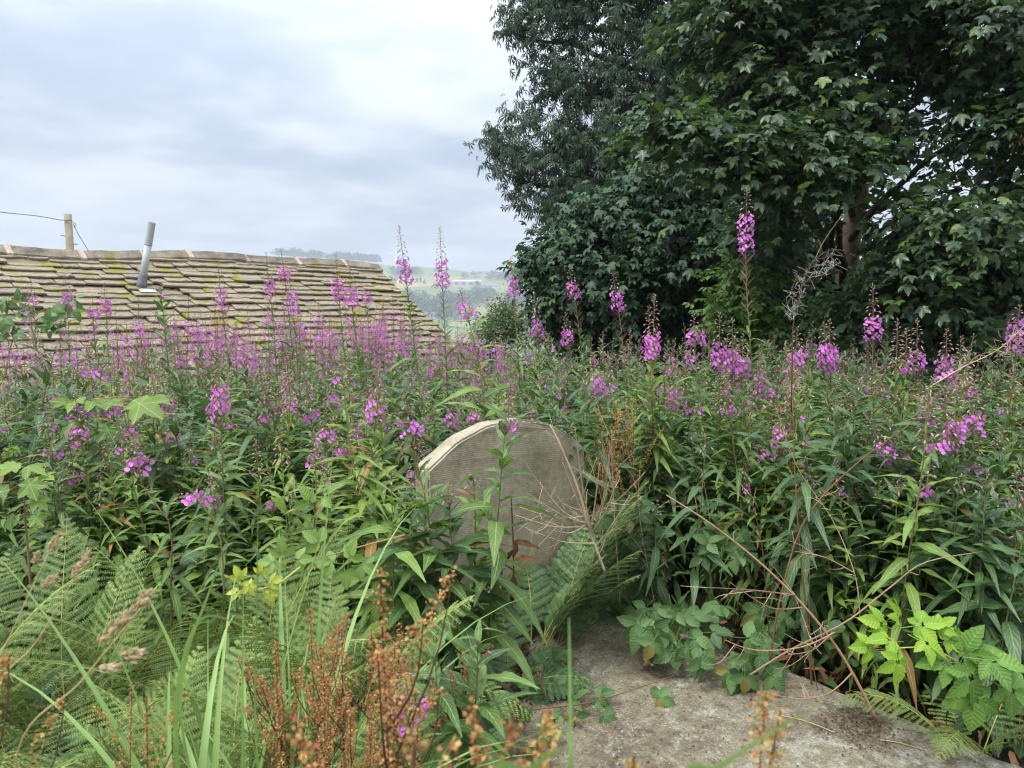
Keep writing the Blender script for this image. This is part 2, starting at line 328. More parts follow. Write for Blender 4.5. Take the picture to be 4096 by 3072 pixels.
def terrain_mat():
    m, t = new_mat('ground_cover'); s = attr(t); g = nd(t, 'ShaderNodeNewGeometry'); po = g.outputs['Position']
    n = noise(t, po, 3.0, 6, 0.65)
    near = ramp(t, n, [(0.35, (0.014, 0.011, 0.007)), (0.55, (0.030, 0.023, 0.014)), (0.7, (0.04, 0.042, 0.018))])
    wp = nd(t, 'ShaderNodeVectorMath', operation='ADD'); lk(t, po, wp.inputs[0])
    nv = nd(t, 'ShaderNodeTexNoise'); nv.inputs['Scale'].default_value = 0.006; lk(t, po, nv.inputs['Vector'])
    sc_ = nd(t, 'ShaderNodeVectorMath', operation='SCALE'); lk(t, nv.outputs['Color'], sc_.inputs[0]); sc_.inputs['Scale'].default_value = 60.0
    lk(t, sc_.outputs[0], wp.inputs[1])
    mp = nd(t, 'ShaderNodeMapping'); mp.inputs['Scale'].default_value = (1, 0.7, 0.0); mp.inputs['Rotation'].default_value = (0, 0, 0.5); lk(t, wp.outputs[0], mp.inputs[0])
    v = nd(t, 'ShaderNodeTexVoronoi'); v.inputs['Scale'].default_value = 0.0085; lk(t, mp.outputs[0], v.inputs['Vector'])
    sx = nd(t, 'ShaderNodeSeparateColor'); lk(t, v.outputs['Color'], sx.inputs[0])
    far = ramp(t, sx.outputs[0], [(0.0, (0.105, 0.155, 0.05)), (0.3, (0.16, 0.215, 0.07)), (0.5, (0.20, 0.25, 0.09)), (0.7, (0.13, 0.17, 0.06)), (0.85, (0.36, 0.28, 0.11)), (1.0, (0.22, 0.22, 0.09))])
    v2 = nd(t, 'ShaderNodeTexVoronoi', feature='DISTANCE_TO_EDGE'); v2.inputs['Scale'].default_value = 0.0085; lk(t, mp.outputs[0], v2.inputs['Vector'])
    far = mixc(t, ramp(t, v2.outputs['Distance'], [(0.015, (0.8, 0.8, 0.8)), (0.03, (0, 0, 0))]), far, (0.055, 0.075, 0.04))
    far = mixc(t, 0.5, far, ramp(t, noise(t, po, 0.05, 5, 0.7), [(0.3, (0.6, 0.65, 0.6)), (0.7, (1.3, 1.25, 1.2))]), 'MULTIPLY')
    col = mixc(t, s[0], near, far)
    return finish(m, t, col, 0.95, 0.05, 0, None, n, 0.6, 0.05)
M_GROUND = terrain_mat()
# ------------------------------------------------------------------ the ground and the far hillside
def sstep(a, b, x): u = np.clip((x - a) / (b - a), 0, 1); return u * u * (3 - 2 * u)
def terrain_z(x, y):
    r = np.hypot(x, y); az = np.degrees(np.arctan2(x, y))
    crest = np.interp(az, [-40, -16, -11, -7, -3, 1, 12, 40], [120, 104, 97, 90, 79, 80, 95, 110])
    prof = np.interp(r, [0, 13, 22, 60, 200, 480, 640, 900, 1250, 1700, 2100, 4000, 9000], [0, 0, -1.8, -5.5, -24, -44, -46, -22, 0.30, 1.0, 1.02, 0.9, 0.5])
    z = np.where(prof >= 0.0, np.where(r < 1000, prof, prof * crest), prof)
    z = np.where((r >= 900) & (r < 1250), -22 + (r - 900) / 350 * (0.30 * crest + 22), z)
    roll = 5.0 * np.sin(x * 0.011 + 1.3) * np.sin(y * 0.009 + 0.4) + 2.0 * np.sin(x * 0.031) * np.sin(y * 0.027)
    z = z + roll * sstep(120, 700, r)
    fwd = sstep(75, 35, np.abs(az))
    side = sstep(8, 16, az)                       # the wooded side on the right stays level
    zz_ = z * fwd * (1 - side * sstep(300, 40, r))
    return zz_ + 0.03 * np.sin(x * 2.3) * np.sin(y * 1.9) * sstep(2.5, 4.0, r) * sstep(60, 20, r)
rr = np.concatenate([np.linspace(0.3, 16, 54), np.geomspace(16.5, 9000, 150)])
aa = np.radians(np.concatenate([np.linspace(-180, -45, 40, endpoint=False), np.linspace(-45, 45, 260, endpoint=False), np.linspace(45, 180, 41)]))
RRm, AAm = np.meshgrid(rr, aa, indexing='ij'); X = RRm * np.sin(AAm); Yv = RRm * np.cos(AAm)
V = np.stack([X, Yv, terrain_z(X, Yv)], -1).reshape(-1, 3); na = len(aa)
i = np.arange(len(rr) - 1)[:, None] * na; j = np.arange(na - 1)[None]
Q = np.stack([i + j, i + j + 1, i + na + j + 1, i + na + j], -1).reshape(-1, 4)[:, ::-1]
T = [[len(V), b, b + 1] for b in range(na - 1)]
V = np.concatenate([V, [[0, 0, 0]]])
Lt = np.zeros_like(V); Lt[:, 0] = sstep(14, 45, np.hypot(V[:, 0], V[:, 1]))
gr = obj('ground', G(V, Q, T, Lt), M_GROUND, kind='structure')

# ------------------------------------------------------------------ leaf templates (axis +y, face +z, unit length)
def lance(n=7, hw=0.09, arch=0.35, fold=0.25, wav=0.0, ph=0.0, prof=None):
    rows = []; L = []
    for k in range(n + 1):
        y = k / n
        w = hw * (prof(y) if prof else (math.sin(PI * min(1, y ** 0.75)) ** 0.9 if 0 < y < 1 else 0.0)) + (0.006 if k in (0, n) else 0)
        yy = y * (1 - 0.12 * arch * y) ; z = -arch * y * y
        for sx in (-1, 0, 1):
            rows.append((sx * w, yy, z + abs(sx) * (w * fold + wav * w * math.sin(y * 17 + ph + sx))))
            L.append((sx, y, 0))
    Q = []
    for k in range(n):
        for c in (0, 1): a = k * 3 + c; Q.append((a, a + 1, a + 4, a + 3))
    return G(rows, Q, None, L)
LANCE = [lance(9, 0.098, 0.42, 0.25, 0.25, 0.3), lance(9, 0.092, 0.70, 0.22, 0.30, 2.0), lance(9, 0.102, 0.18, 0.30, 0.30, 4.0), lance(9, 0.098, 1.0, 0.2, 0.25, 1.0)]
LANCE_LO = [lance(4, 0.115, 0.30), lance(4, 0.105, 0.6), lance(4, 0.12, 0.1), lance(4, 0.115, 0.85)]
def ovate(n=10, hw=0.36, arch=0.2, fold=0.3, tooth=0.05, pleat=0.012):
    rows = []; L = []
    for k in range(n + 1):
        y = k / n
        w = hw * (math.sin(PI * y ** 0.72) ** 0.85 if 0 < y < 1 else 0) * (1 + (tooth * 2 if k % 2 else -tooth)) + (0.004 if k in (0, n) else 0)
        for sx in (-1, -0.5, 0, 0.5, 1):
            rows.append((sx * w, y - abs(sx) * 0.03, -arch * y * y + abs(sx) * w * fold + pleat * math.sin(y * 44 - abs(sx) * 6) * (1 if sx else 0)))
            L.append((sx, y, 0))
    Q = [(k * 5 + c, k * 5 + c + 1, k * 5 + c + 6, k * 5 + c + 5) for k in range(n) for c in range(4)]
    return G(rows, Q, None, L)
def rotm(rx, ry, rz):
    return np.array(mathutils.Euler((rx, ry, rz)).to_matrix())
def compound(leafg, specs):
    """specs: (x, y, angle about z, scale, pitch)"""
    return cat([inst(leafg, [rotm(p, 0, a) * s], [(x, y, 0)], [0.13 * k]) for k, (x, y, a, s, p) in enumerate(specs)])
OV = ovate(10, 0.30); OVL = ovate(5, 0.36, 0.25, 0.3, 0.0, 0.0)
pet = tube([(0, 0, 0), (0, 0.2, -0.01), (0, 0.42, 0)], 0.012, 3, False)
def pinn(a, r0, s, p): return (-math.sin(a) * r0, 0.40 + math.cos(a) * r0, a, s, p)
TRI = cat([compound(OV, [pinn(0, 0.07, 0.56, -0.1), pinn(-1.25, 0.03, 0.50, -0.25), pinn(1.25, 0.03, 0.50, -0.25)]), pet])
QUI = cat([compound(OV, [pinn(0, 0.09, 0.56, -0.15), pinn(-1.1, 0.07, 0.48, -0.25), pinn(1.1, 0.07, 0.48, -0.25), pinn(-2.15, 0.03, 0.36, -0.3), pinn(2.15, 0.03, 0.36, -0.3)]), pet])
ELDER = compound(OVL, [(0, 0.72, 0, 0.42, -0.3), (0.01, 0.62, -0.9, 0.40, -0.3), (-0.01, 0.62, 0.9, 0.40, -0.3), (0.01, 0.36, -1.2, 0.38, -0.3), (-0.01, 0.36, 1.2, 0.38, -0.3)])
def palmate(hi=True, droop=0.3):
    lobes = [(-2.0, 0.55), (-0.98, 0.88), (0, 1.0), (0.98, 0.88), (2.0, 0.55)]
    out = []
    for k, (a, l) in enumerate(lobes):
        if hi:
            out += [(a - 0.36, l * 0.70), (a - 0.27, l * 0.83), (a - 0.19, l * 0.82), (a, l), (a + 0.19, l * 0.82), (a + 0.27, l * 0.83), (a + 0.36, l * 0.70)]
        else: out += [(a - 0.30, l * 0.80), (a, l), (a + 0.30, l * 0.80)]
        if k < 4: out.append(((a + lobes[k + 1][0]) / 2, 0.50 + 0.08 * (1 - abs(k - 1.5) / 1.5)))
    V = [(0, 0.0, 0)]; L = [(0, 0, 0)]
    for a, r in out:
        x = 0.62 * r * math.sin(a); y = 0.22 + 0.62 * r * math.cos(a)
        fold = 0.10 * abs(math.sin(2.9 * a)) * r
        na_ = min(abs(a - q[0]) for q in lobes); V.append((x, y, fold - droop * r * r * 0.6)); L.append((min(1, na_ * 2.2), y, 0))
    V.append((0, 0.22, 0.0)); L.append((0, 0.22, 0)); c = len(V) - 1
    n = len(out); T = [(c, k + 1, k) for k in range(1, n)] + [(c, 1, 0), (c, 0, n)]
    return G(V, None, T, L)
PALM = [palmate(True, 0.25), palmate(True, 0.6), palmate(True, 0.05)]
PALML = [palmate(False, 0.3), palmate(False, 0.7)]
fing = G([(0, 0, 0), (-0.11, 0.55, 0.03), (0.11, 0.55, 0.03), (0, 1, -0.12), (0, 0.5, 0)], None, [(0, 4, 1), (1, 4, 3), (4, 2, 3), (0, 2, 4)], [(0, 0, 0)] * 5)
CHEST = cat([inst(fing, [rotm(-0.55, 0, a) * s], [(0, 0, 0)], [0.1 * k]) for k, (a, s) in enumerate([(0, 1), (0.7, 0.92), (-0.7, 0.92), (1.5, 0.7), (-1.5, 0.7)])])
SMALL = G([(0, 0, 0), (-0.32, 0.45, 0.05), (0.32, 0.45, 0.05), (0, 1, -0.1)], None, [(0, 2, 1), (1, 2, 3)], [(0, 0, 0)] * 4)
def lump(n=1):
    V = [(0, 0, 1), (0, 0, -0.2)] + [(math.cos(a) * 1.0, math.sin(a), 0.1) for a in np.arange(6) * PI / 3] + [(math.cos(a + .5) * .7, math.sin(a + .5) * .7, 0.72) for a in np.arange(6) * PI / 3]
    T = [(0, 8 + k, 8 + (k + 1) % 6) for k in range(6)] + [(8 + k, 2 + k, 2 + (k + 1) % 6) for k in range(6)] + [(8 + k, 2 + (k + 1) % 6, 8 + (k + 1) % 6) for k in range(6)]
    return G(V, None, T)
LUMP = lump()
def spindle(sides=4):
    return tube([(0, 0, 0), (0, 0.3, 0), (0, 0.7, 0), (0, 1, 0)], [0.05, 0.13, 0.15, 0.03], sides, False)
BUD = spindle(4); BUDL = spindle(3)
SPINE = tube([(0, 0, 0), (0, 1, 0)], [0.5, 0.3], 3, False)
def flower(hi=True):
    gs = []
    for k in range(4):
        a = k * PI / 2 + (0.25 if k % 2 else -0.25)
        pts = [(-0.05, 0.12), (0.05, 0.12), (-0.38, 0.62), (0.38, 0.62), (-0.22, 1.0), (0.22, 1.0)] if hi else [(-0.05, 0.1), (0.05, 0.1), (-0.38, 0.9), (0.38, 0.9)]
        V = [(x * math.cos(a) + r * math.sin(a), 0.10 + 0.12 * r * r - abs(x) * 0.1, r * math.cos(a) - x * math.sin(a)) for x, r in pts]
        Lq = [(x * 2, r, 0.11 * k) for x, r in pts]
        gs.append(G(V, [(0, 1, 3, 2), (2, 3, 5, 4)] if hi else [(0, 1, 3, 2)], None, Lq))
        if hi:
            a += PI / 4
            V = [(x * math.cos(a) + r * math.sin(a), 0.05, r * math.cos(a) - x * math.sin(a)) for x, r in [(-0.06, 0.1), (0.06, 0.1), (0, 0.95)]]
            gs.append(G(V, None, [(0, 1, 2)], [(1, 0, 0)] * 3, None, np.array([1])))
    if hi: gs.append(tube([(0, 0, 0), (0.05, 0.9, -0.25)], [0.04, 0.03], 3, False).mat(1))
    return cat(gs)
FLO, FLOL = flower(True), flower(False)
def fan(d, n=None): return np.asarray(d, float)

# ------------------------------------------------------------------ fireweed
def fireweed(seed, H, lean=(0, 0), rac=0.40, pod=0.35, flo=0.28, leafL=0.125, lo=False, low=0.06, droopy=0.0, step=0.0165, fl_r=0.0175, pathfn=None, side=0, leaf_top=1.0):
    """local geometry, base at origin; rac = raceme length, pod / flo = its fractions in pod and in flower"""
    rg = np.random.default_rng(seed); lean = np.array([lean[0], lean[1], 0.0])
    wob = rg.normal(0, 0.012, 2)
    def path(t):
        t = np.asarray(t, float)[..., None]
        if pathfn is not None: return pathfn(t[..., 0])
        return lean * t ** 1.5 + np.array([wob[0], wob[1], 0]) * np.sin(t * 5.5) + np.array([0, 0, H]) * t
    tt = np.linspace(0, 1, 9 if lo else 15)
    r0 = 0.0042; leafL = leafL * 1.0
    stems = [tube(path(tt), np.interp(tt, [0, 0.7, 1], [r0, r0 * 0.7, 0.0012]), 3 if lo else 5, False)]
    LM, LP, LI = [], [], []
    t_r = 1 - rac / H
    z = low * H; k = rg.integers(0, 10); end = t_r * H + 0.06
    while z < end:
        t = z / H; u = (z - low * H) / (end - low * H)
        p = path(t); a = k * 2.39996 + rg.normal(0, 0.25)
        l = leafL * (0.75 + 0.45 * math.sin(PI * min(u * 1.05, 1)) ** 0.8) * (1 - 0.55 * sstep(0.72, 1.0, u) * leaf_top) * rg.uniform(0.82, 1.15)
        el = np.interp(u, [0, 0.3, 0.7, 1], [-0.35 - droopy, 0.05 - droopy, 0.45, 0.95]) + rg.normal(0, 0.14)
        d = np.array([math.cos(a) * math.cos(el), math.sin(a) * math.cos(el), math.sin(el)])
        up = np.array([rg.normal(0, 0.25), rg.normal(0, 0.25), 1.0]) - 0.25 * d * (u > 0.8)
        LM.append(basis(d, up)* l); LP.append(p); LI.append(int(rg.choice(4, p=[0.3, 0.32, 0.2, 0.18] if u < 0.75 else [0.4, 0.15, 0.4, 0.05])))
        z += step * rg.uniform(0.7, 1.3) * (1.25 if u < 0.3 else 1.0); k += 1
    pm, bm, qm = [[], [], []], [[], [], []], [[], [], []]
    wl = [[], [], []]
    n = int(rac / 0.0068); golden = 2.39996; ph = rg.uniform(0, 6)
    for j in range(n):
        s = (j + 0.5) / n; t = t_r + (1 - t_r) * s; p = path(t); a = ph + j * golden
        out = np.array([math.cos(a), math.sin(a), 0.0]); jit = rg.normal(0, 0.12, 3)
        if s < pod:
            ln = 0.064 * rg.uniform(0.8, 1.15) * (1 - 0.15 * s); d = nrm(out * 0.72 + np.array([0, 0, 0.75]) + jit)
            if j % 2 == 0:
                qm[0].append(basis(d, out + [0, 0, .1]) * np.array([0.0045, ln, 0.0045])[None, :]); qm[1].append(p); qm[2].append(rg.random())
            if s > pod * 0.72:
                wl[0].append(basis(d + [0, 0, -0.5], out + [0.1, 0, 1]) * 0.013); wl[1].append(p + d * ln); wl[2].append(rg.random())
        elif s < pod + flo:
            if lo and j % 2: continue
            f = (s - pod) / max(flo, 1e-3)
            ln = 0.040 * rg.uniform(0.8, 1.2) * (1 - 0.2 * f); d = nrm(out + np.array([0, 0, 0.25 - 0.2 * f]) + jit)
            qm[0].append(basis(d, np.array([0.01, 0, 1.0])) * np.array([0.0035, ln, 0.0035])[None, :]); qm[1].append(p); qm[2].append(rg.random())
            fd = nrm(out + np.array([0, 0, 0.05]) + rg.normal(0, 0.35, 3))
            pm[0].append(basis(fd, np.array([rg.normal(0, .3), 0.02, 1.0])) * (fl_r * rg.uniform(0.85, 1.15))); pm[1].append(p + d * ln); pm[2].append(rg.random())
        else:
            f = (s - pod - flo) / max(1 - pod - flo, 1e-3)
            if lo and j % 2: continue
            ln = 0.027 * (1 - f) ** 0.9 + 0.002; d = nrm(out + np.array([0, 0, -0.15 + 0.9 * f]) + jit)
            qm[0].append(basis(d, np.array([0.01, 0, 1.0])) * np.array([0.002, ln, 0.002])[None, :]); qm[1].append(p); qm[2].append(rg.random())
            bl = 0.020 * (1 - 0.5 * f); bd = nrm(out * (0.8 - 0.5 * f) + np.array([0, 0, -1.1 + 1.7 * f]) + jit)
            bm[0].append(basis(bd, out + np.array([0, 0.01, 0.02])) * np.array([bl * 1.35, bl, bl * 1.35])[None, :]); bm[1].append(p + d * ln); bm[2].append(rg.random())
    F_ = FLOL if lo else FLO; B_ = BUDL if lo else BUD
    return dict(stem=cat(stems), leaf=(np.array(LM), np.array(LP), np.array(LI)),
                petal=cat([inst(F_, *pm), inst(BUDL, *wl).mat(1)]), bud=inst(B_, *bm), pod=inst(SPINE, *qm))
def join_leaves(lv, tpl, rg):
    M, P, I = lv
    return cat([inst(tpl[k], M[I == k], P[I == k], rg.random((I == k).sum())) for k in range(len(tpl))])
LEAFM = {}
def leaf_mesh(k, mat):
    key = (k, mat.name)
    if key not in LEAFM: LEAFM[key] = mesh('leaf', LANCE[k], mat)
    return LEAFM[key]
def place_fireweed(d, loc, label, group=None, mat=M_FW, parts=True, seed=0, stemm=M_STEM):
    o = thing('fireweed', label, 'wildflower', loc, group)
    obj('stem', d['stem'], stemm, o)
    M, P, I = d['leaf']
    if parts:
        for k in range(len(P)): put('leaf', leaf_mesh(I[k], mat), o, P[k], M[k])
    else: obj('foliage', join_leaves(d['leaf'], LANCE, np.random.default_rng(seed)), mat, o, kind='stuff')
    if len(d['petal'].V): obj('flower_head', d['petal'], [M_PET, M_SEP], o, kind='stuff')
    if len(d['bud'].V): obj('bud_tip', d['bud'], M_BUD, o, kind='stuff')
    if len(d['pod'].V): obj('seed_pod_whorl', d['pod'], M_POD, o, kind='stuff')
    return o
# ------------------------------------------------------------------ stone building with its slate roof
import bmesh
RG = np.random.default_rng(7)
SL = R(33); cS, sS = math.cos(SL), math.sin(SL); RZ_B = math.atan2(0.7654, 0.6435)
RIDGE0 = np.array([-2.43, 13.0]); ZR = 2.25; BLEN = 9.2; RUN = 2.85
bld = thing('stone_building', 'low stone outbuilding with mossy stone slate roof beyond the fireweed', 'building', (RIDGE0[0], RIDGE0[1], 0), rz=RZ_B)
e_ = RUN - 0.25
obj('wall', cat([box((-BLEN, -e_, -3.2), (-0.12, e_, ZR - 0.65 * e_ - 0.12)),
     G([(-0.12, -e_, ZR - .65 * e_ - .12), (-0.12, e_, ZR - .65 * e_ - .12), (-0.12, 0, ZR - .1), (-0.5, -e_, ZR - .65 * e_ - .12), (-0.5, e_, ZR - .65 * e_ - .12), (-0.5, 0, ZR - .1)], [(0, 1, 4, 3)], [(0, 1, 2), (5, 4, 3)])]), M_WALL, bld, smooth=False)
def sag(x): return -0.035 * math.sin(x * 0.9 + 0.4) - 0.02 * math.sin(x * 2.3)
tl = math.tan(SL)
deck = G([(-0.06, 0, ZR - .07), (-0.06, -RUN + .05, ZR - .07 - tl * (RUN - .05)), (-BLEN, -RUN + .05, ZR - .07 - tl * (RUN - .05)), (-BLEN, 0, ZR - .07), (-0.06, RUN, ZR - tl * RUN - .03), (-BLEN, RUN, ZR - tl * RUN - .03)], [(0, 3, 2, 1), (0, 4, 5, 3)])
roof = obj('roof', deck, M_RIDGE, bld, smooth=False)
def tile_geo(seed):
    rg = np.random.default_rng(seed); xs = np.linspace(-0.5, 0.5, 6); V = []
    j = rg.normal(0, 0.035, 6); j[0] -= abs(rg.normal(0, .06)); j[-1] -= abs(rg.normal(0, .06))
    for k, x in enumerate(xs):
        yb = 1.0 + j[k]; zt = rg.normal(0, 0.05)
        V += [(x, 0, 0), (x, 0, 1), (x, yb - .03, 1 + zt), (x, yb, 0.75 + zt), (x, yb - 0.02, 0)]
    Q = []
    for k in range(5):
        a, b = k * 5, k * 5 + 5
        Q += [(a + 1, a + 2, b + 2, b + 1), (a + 2, a + 3, b + 3, b + 2), (a + 3, a + 4, b + 4, b + 3)]
    Q += [(0, 4, 2, 1), (25, 26, 27, 29)]; T = [(4, 3, 2), (29, 27, 28)]
    return G(V, Q, T)
TILES = [tile_geo(s) for s in range(8)]
tile_mesh = [mesh('tile', g, M_TILE, False) for g in TILES]
spots = []
u = 0.10; row = 0; S = RUN / cS
cB, sB = math.cos(RZ_B), math.sin(RZ_B)
def to_world(p): return np.array([RIDGE0[0] + p[0] * cB - p[1] * sB, RIDGE0[1] + p[0] * sB + p[1] * cB, p[2]])
while u < S:
    gau = 0.125 + 0.05 * (u / S); x = -0.02 + RG.uniform(-0.06, 0.03)
    while x > -BLEN:
        w = RG.uniform(0.16, 0.62); th = RG.uniform(0.018, 0.030); ln = gau + 0.07
        cx = x - w / 2; head = u - 0.07 + (RG.uniform(0.02, 0.06) if RG.random() < 0.05 else RG.normal(0, 0.006))
        tilt = th * 1.25 / gau + RG.normal(0, 0.006); yaw = RG.normal(0, 0.006)
        A = np.array([[-1, 0, 0], [0, -cS, -sS], [0, -sS, cS]]).T @ rotm(tilt, RG.normal(0, 0.006), yaw)
        P = np.array([cx, -head * cS, ZR - head * sS + sag(cx) - 0.005]); M = A * np.array([w - 0.012, ln, th])[None, :]
        wp = to_world(P); spots.append((np.linalg.norm(wp - EYE), wp, P, M, int(RG.integers(8))))
        x -= w
    u += gau; row += 1
def inview(p): return p[1] > 0.2 and abs(p[0] / p[1]) < 0.76
vis = sorted([s for s in spots if inview(s[1]) and s[2][2] > 1.0], key=lambda s: s[0])
front = {id(s) for s in vis[:300]}
for s in vis[:300]: put('tile', tile_mesh[s[4]], roof, s[2], s[3])
obj('tile_course', cat([inst(TILES[s[4]], [s[3]], [s[2]]) for s in spots if id(s) not in front]), M_TILE, roof, kind='stuff', smooth=False)
# moss cushions on the courses
mp, ms = [], []
for k in range(9000):
    x = -BLEN * RG.random() ** 1.35; uu = RG.random() * S * 0.86
    f = math.sin(x * 2.1 + 3 * math.sin(uu * 1.7)) + math.sin(x * 5.3 + uu * 4) * 0.7 + (1.1 if x > -3.2 else -0.2) + RG.normal(0, 0.5)
    if f < 0.75: continue
    mp.append((x, -uu * cS, ZR - uu * sS + sag(x) + 0.022)); s_ = RG.uniform(0.010, 0.026)
    ms.append(np.array([[1, 0, 0], [0, cS, -sS], [0, sS, cS]]) @ rotm(0, 0, RG.uniform(0, 6)) * np.array([s_ * RG.uniform(1, 2.0), s_ * RG.uniform(.8, 1.2), s_ * 0.55])[None, :])
obj('moss', inst(LUMP, ms, mp, RG.random(len(mp))), M_MOSS, roof, kind='stuff')
# ridge stones and their mortar
x = 0.02; k = 0
def ridge_piece(x0, x1, grow, name, mat):
    w, t_ = 0.17 + grow, 0.055 + grow; n = max(2, int((x0 - x1) / 0.15) + 1); V = []; Q = []
    for q in range(n + 1):
        xx = x0 + (x1 - x0) * q / n; zt = ZR + 0.085 + sag(xx) + grow * 0.6 + RG.normal(0, 0.004)
        V += [(xx, -w, zt - w * tl - 0.05), (xx, -w, zt - w * tl * 0.9), (xx, -0.05, zt), (xx, 0.05, zt), (xx, w, zt - w * tl * 0.9), (xx, w, zt - w * tl - 0.05)]
    for q in range(n):
        a, b = q * 6, q * 6 + 6
        Q += [(a + c, b + c, b + c + 1, a + c + 1) for c in range(5)]
    e = n * 6
    Q += [(0, 1, 2, 3), (0, 3, 4, 5), (e + 3, e + 2, e + 1, e), (e + 5, e + 4, e + 3, e)]
    return obj(name, G(V, Q), mat, bld, smooth=False)
while x > -BLEN:
    ln = RG.uniform(0.62, 0.95); ridge_piece(x, max(x - ln, -BLEN), 0, 'ridge_stone', M_RIDGE); x -= ln
    ridge_piece(x + 0.035, x - 0.035, 0.008, 'mortar_joint', M_MORT); k += 1
xs = np.linspace(0.0, -BLEN, 60); Vm, Qm = [], []
for q, xx in enumerate(xs):
    d0, d1 = 0.15, 0.225 + RG.normal(0, 0.008)
    for d, h in ((d0, 0.075), (d1, 0.03), (d1, -0.03)): Vm.append((xx, -d, ZR - d * tl + h + sag(xx)))
for q in range(len(xs) - 1):
    a = q * 3; Qm += [(a, a + 3, a + 4, a + 1), (a + 1, a + 4, a + 5, a + 2)]
obj('mortar_bed', G(Vm, Qm), M_MORT, bld)
# vent pipe
def on_roof(px, py):
    d = pix(px, py, 1.0) - EYE; n3 = np.array([0.7654 * sS, -0.6435 * sS, cS]); p0 = np.array([RIDGE0[0], RIDGE0[1], ZR + 0.03])
    return EYE + d * (np.dot(p0 - EYE, n3) / np.dot(d, n3))
def to_local(p): q = p[:2] - RIDGE0; return np.array([q[0] * cB + q[1] * sB, -q[0] * sB + q[1] * cB, p[2]])
b0 = on_roof(566, 1146); t0 = pix(607, 890, b0[1] - 0.05)
lb, ltp = to_local(b0), to_local(t0); ax = ltp - lb
def pt(f): return lb + ax * f
pipe = obj('vent_pipe', cat([tube([pt(0.0), pt(0.66)], 0.043, 18), tube([pt(0.66), pt(1.0)], 0.046, 18, False), tube([pt(1.0), pt(0.95)], 0.041, 18, False), tube([pt(0.655), pt(0.668)], 0.0475, 18)]), M_METAL, bld)
obj('lead_collar', cat([tube([pt(-0.04), pt(0.05), pt(0.2), pt(0.215)], [0.075, 0.057, 0.052, 0.045], 14)]), M_LEAD, pipe)
fb = to_local(on_roof(592, 1170)); fl = obj('flashing', inst(box((-0.10, -0.035, 0), (0.10, 0.035, 0.006)), [np.array([[1, 0, 0], [0, cS, -sS], [0, sS, cS]])], [fb + [0, 0, 0.02]]), M_WHITE, pipe, smooth=False)

# ------------------------------------------------------------------ utility pole
pb = pix(281, 1005, 21); ptop = pix(271, 857, 21)
dirp = (ptop - pb) / (ptop[2] - pb[2]); foot = pb + dirp * (terrain_z(pb[0], pb[1]) - 0.3 - pb[2])
up_ = thing('utility_pole', 'weathered wooden utility pole standing behind the slate roof', 'utility pole', foot)
obj('post', tube([np.zeros(3), (ptop - foot) * 0.5, ptop - foot], [0.125, 0.11, 0.098], 14), M_POLE, up_)
def P21(x, y): return pix(x, y, 21) - foot
obj('bracket', cat([tube([P21(250, 882) + [0, -.12, 0], P21(296, 883) + [0, -.12, 0]], 0.012, 6)]), M_WIRE, up_)
for a, b, c in (((272, 957), (246, 942), (262, 952)), ((281, 988), (306, 976), (292, 990))):
    obj('step_bolt', tube([P21(*a), P21((a[0] + b[0]) / 2, b[1] + 2), P21(*b), P21(b[0] + (4 if b[0] > 280 else -2), b[1] + 1)], 0.014, 5), M_WIRE, up_)
tag(obj('overhead_wire', tube(catmull([P21(250, 882) + [0, -.12, 0] + foot, pix(150, 864, 20), pix(0, 848, 19), pix(-400, 800, 17), pix(-1500, 560, 12)], 24), 0.011, 5), M_WIRE), 'thin overhead wire running off from the wooden pole', 'wire')
tag(obj('drop_wire', tube(catmull([P21(290, 884) + [0, -.12, 0] + foot, pix(303, 896, 21), pix(300, 906, 21), pix(293, 897, 21), pix(320, 948, 21.6), pix(357, 1008, 22.4), pix(385, 1060, 23)], 30), 0.009, 5), M_WIRE), 'slack drop wire looping down from the wooden pole behind the roof', 'wire')

# ------------------------------------------------------------------ the grave: headstone and broken ledger slab
RZ_G = math.atan2(0.6435, 0.7654); HB = np.array([-0.01, 3.24, 0.0])
def extrude_poly(pts, z0, z1, bev=0.012, axis='z', seg=2):
    bm = bmesh.new(); vs = [bm.verts.new((p[0], p[1], z0)) for p in pts]
    f = bm.faces.new(vs); r = bmesh.ops.extrude_face_region(bm, geom=[f])
    bmesh.ops.translate(bm, verts=[v for v in r['geom'] if isinstance(v, bmesh.types.BMVert)], vec=(0, 0, z1 - z0))
    bmesh.ops.recalc_face_normals(bm, faces=bm.faces)
    if bev: bmesh.ops.bevel(bm, geom=[e for e in bm.edges], offset=bev, segments=seg, affect='EDGES', clamp_overlap=True)
    return bm
def bm_obj(name, bm, mats, parent=None, loc=None):
    me = bpy.data.meshes.new(name); bmesh.ops.triangulate(bm, faces=[f for f in bm.faces if len(f.verts) > 4]); bm.to_mesh(me); bm.free()
    for m in mats: me.materials.append(m)
    return put(name, me, parent, loc)
hw, spr, top = 0.465, 0.90, 1.075
rise = top - spr; rad = (hw * hw + rise * rise) / (2 * rise); a0 = math.asin(hw / rad)
prof = [(-hw, -0.3), (hw, -0.3)] + [(rad * math.sin(a), top - rad + rad * math.cos(a)) for a in np.linspace(a0, -a0, 29)]
bm = extrude_poly(prof, -0.055, 0.055, 0.009)
for v in bm.verts:                                # profile x,y -> x,z ; weathered outline
    x_, y_, z_ = v.co; v.co = (x_ + 0.002 * math.sin(y_ * 31), -z_ + 0.003 * math.sin(x_ * 23), y_ + 0.003 * math.sin(x_ * 37 + z_ * 10) * (y_ > 0.5))
bm.normal_update()
for f in bm.faces: f.material_index = 0 if abs(f.normal.y) > 0.8 else 1
bmesh.ops.recalc_face_normals(bm, faces=bm.faces)
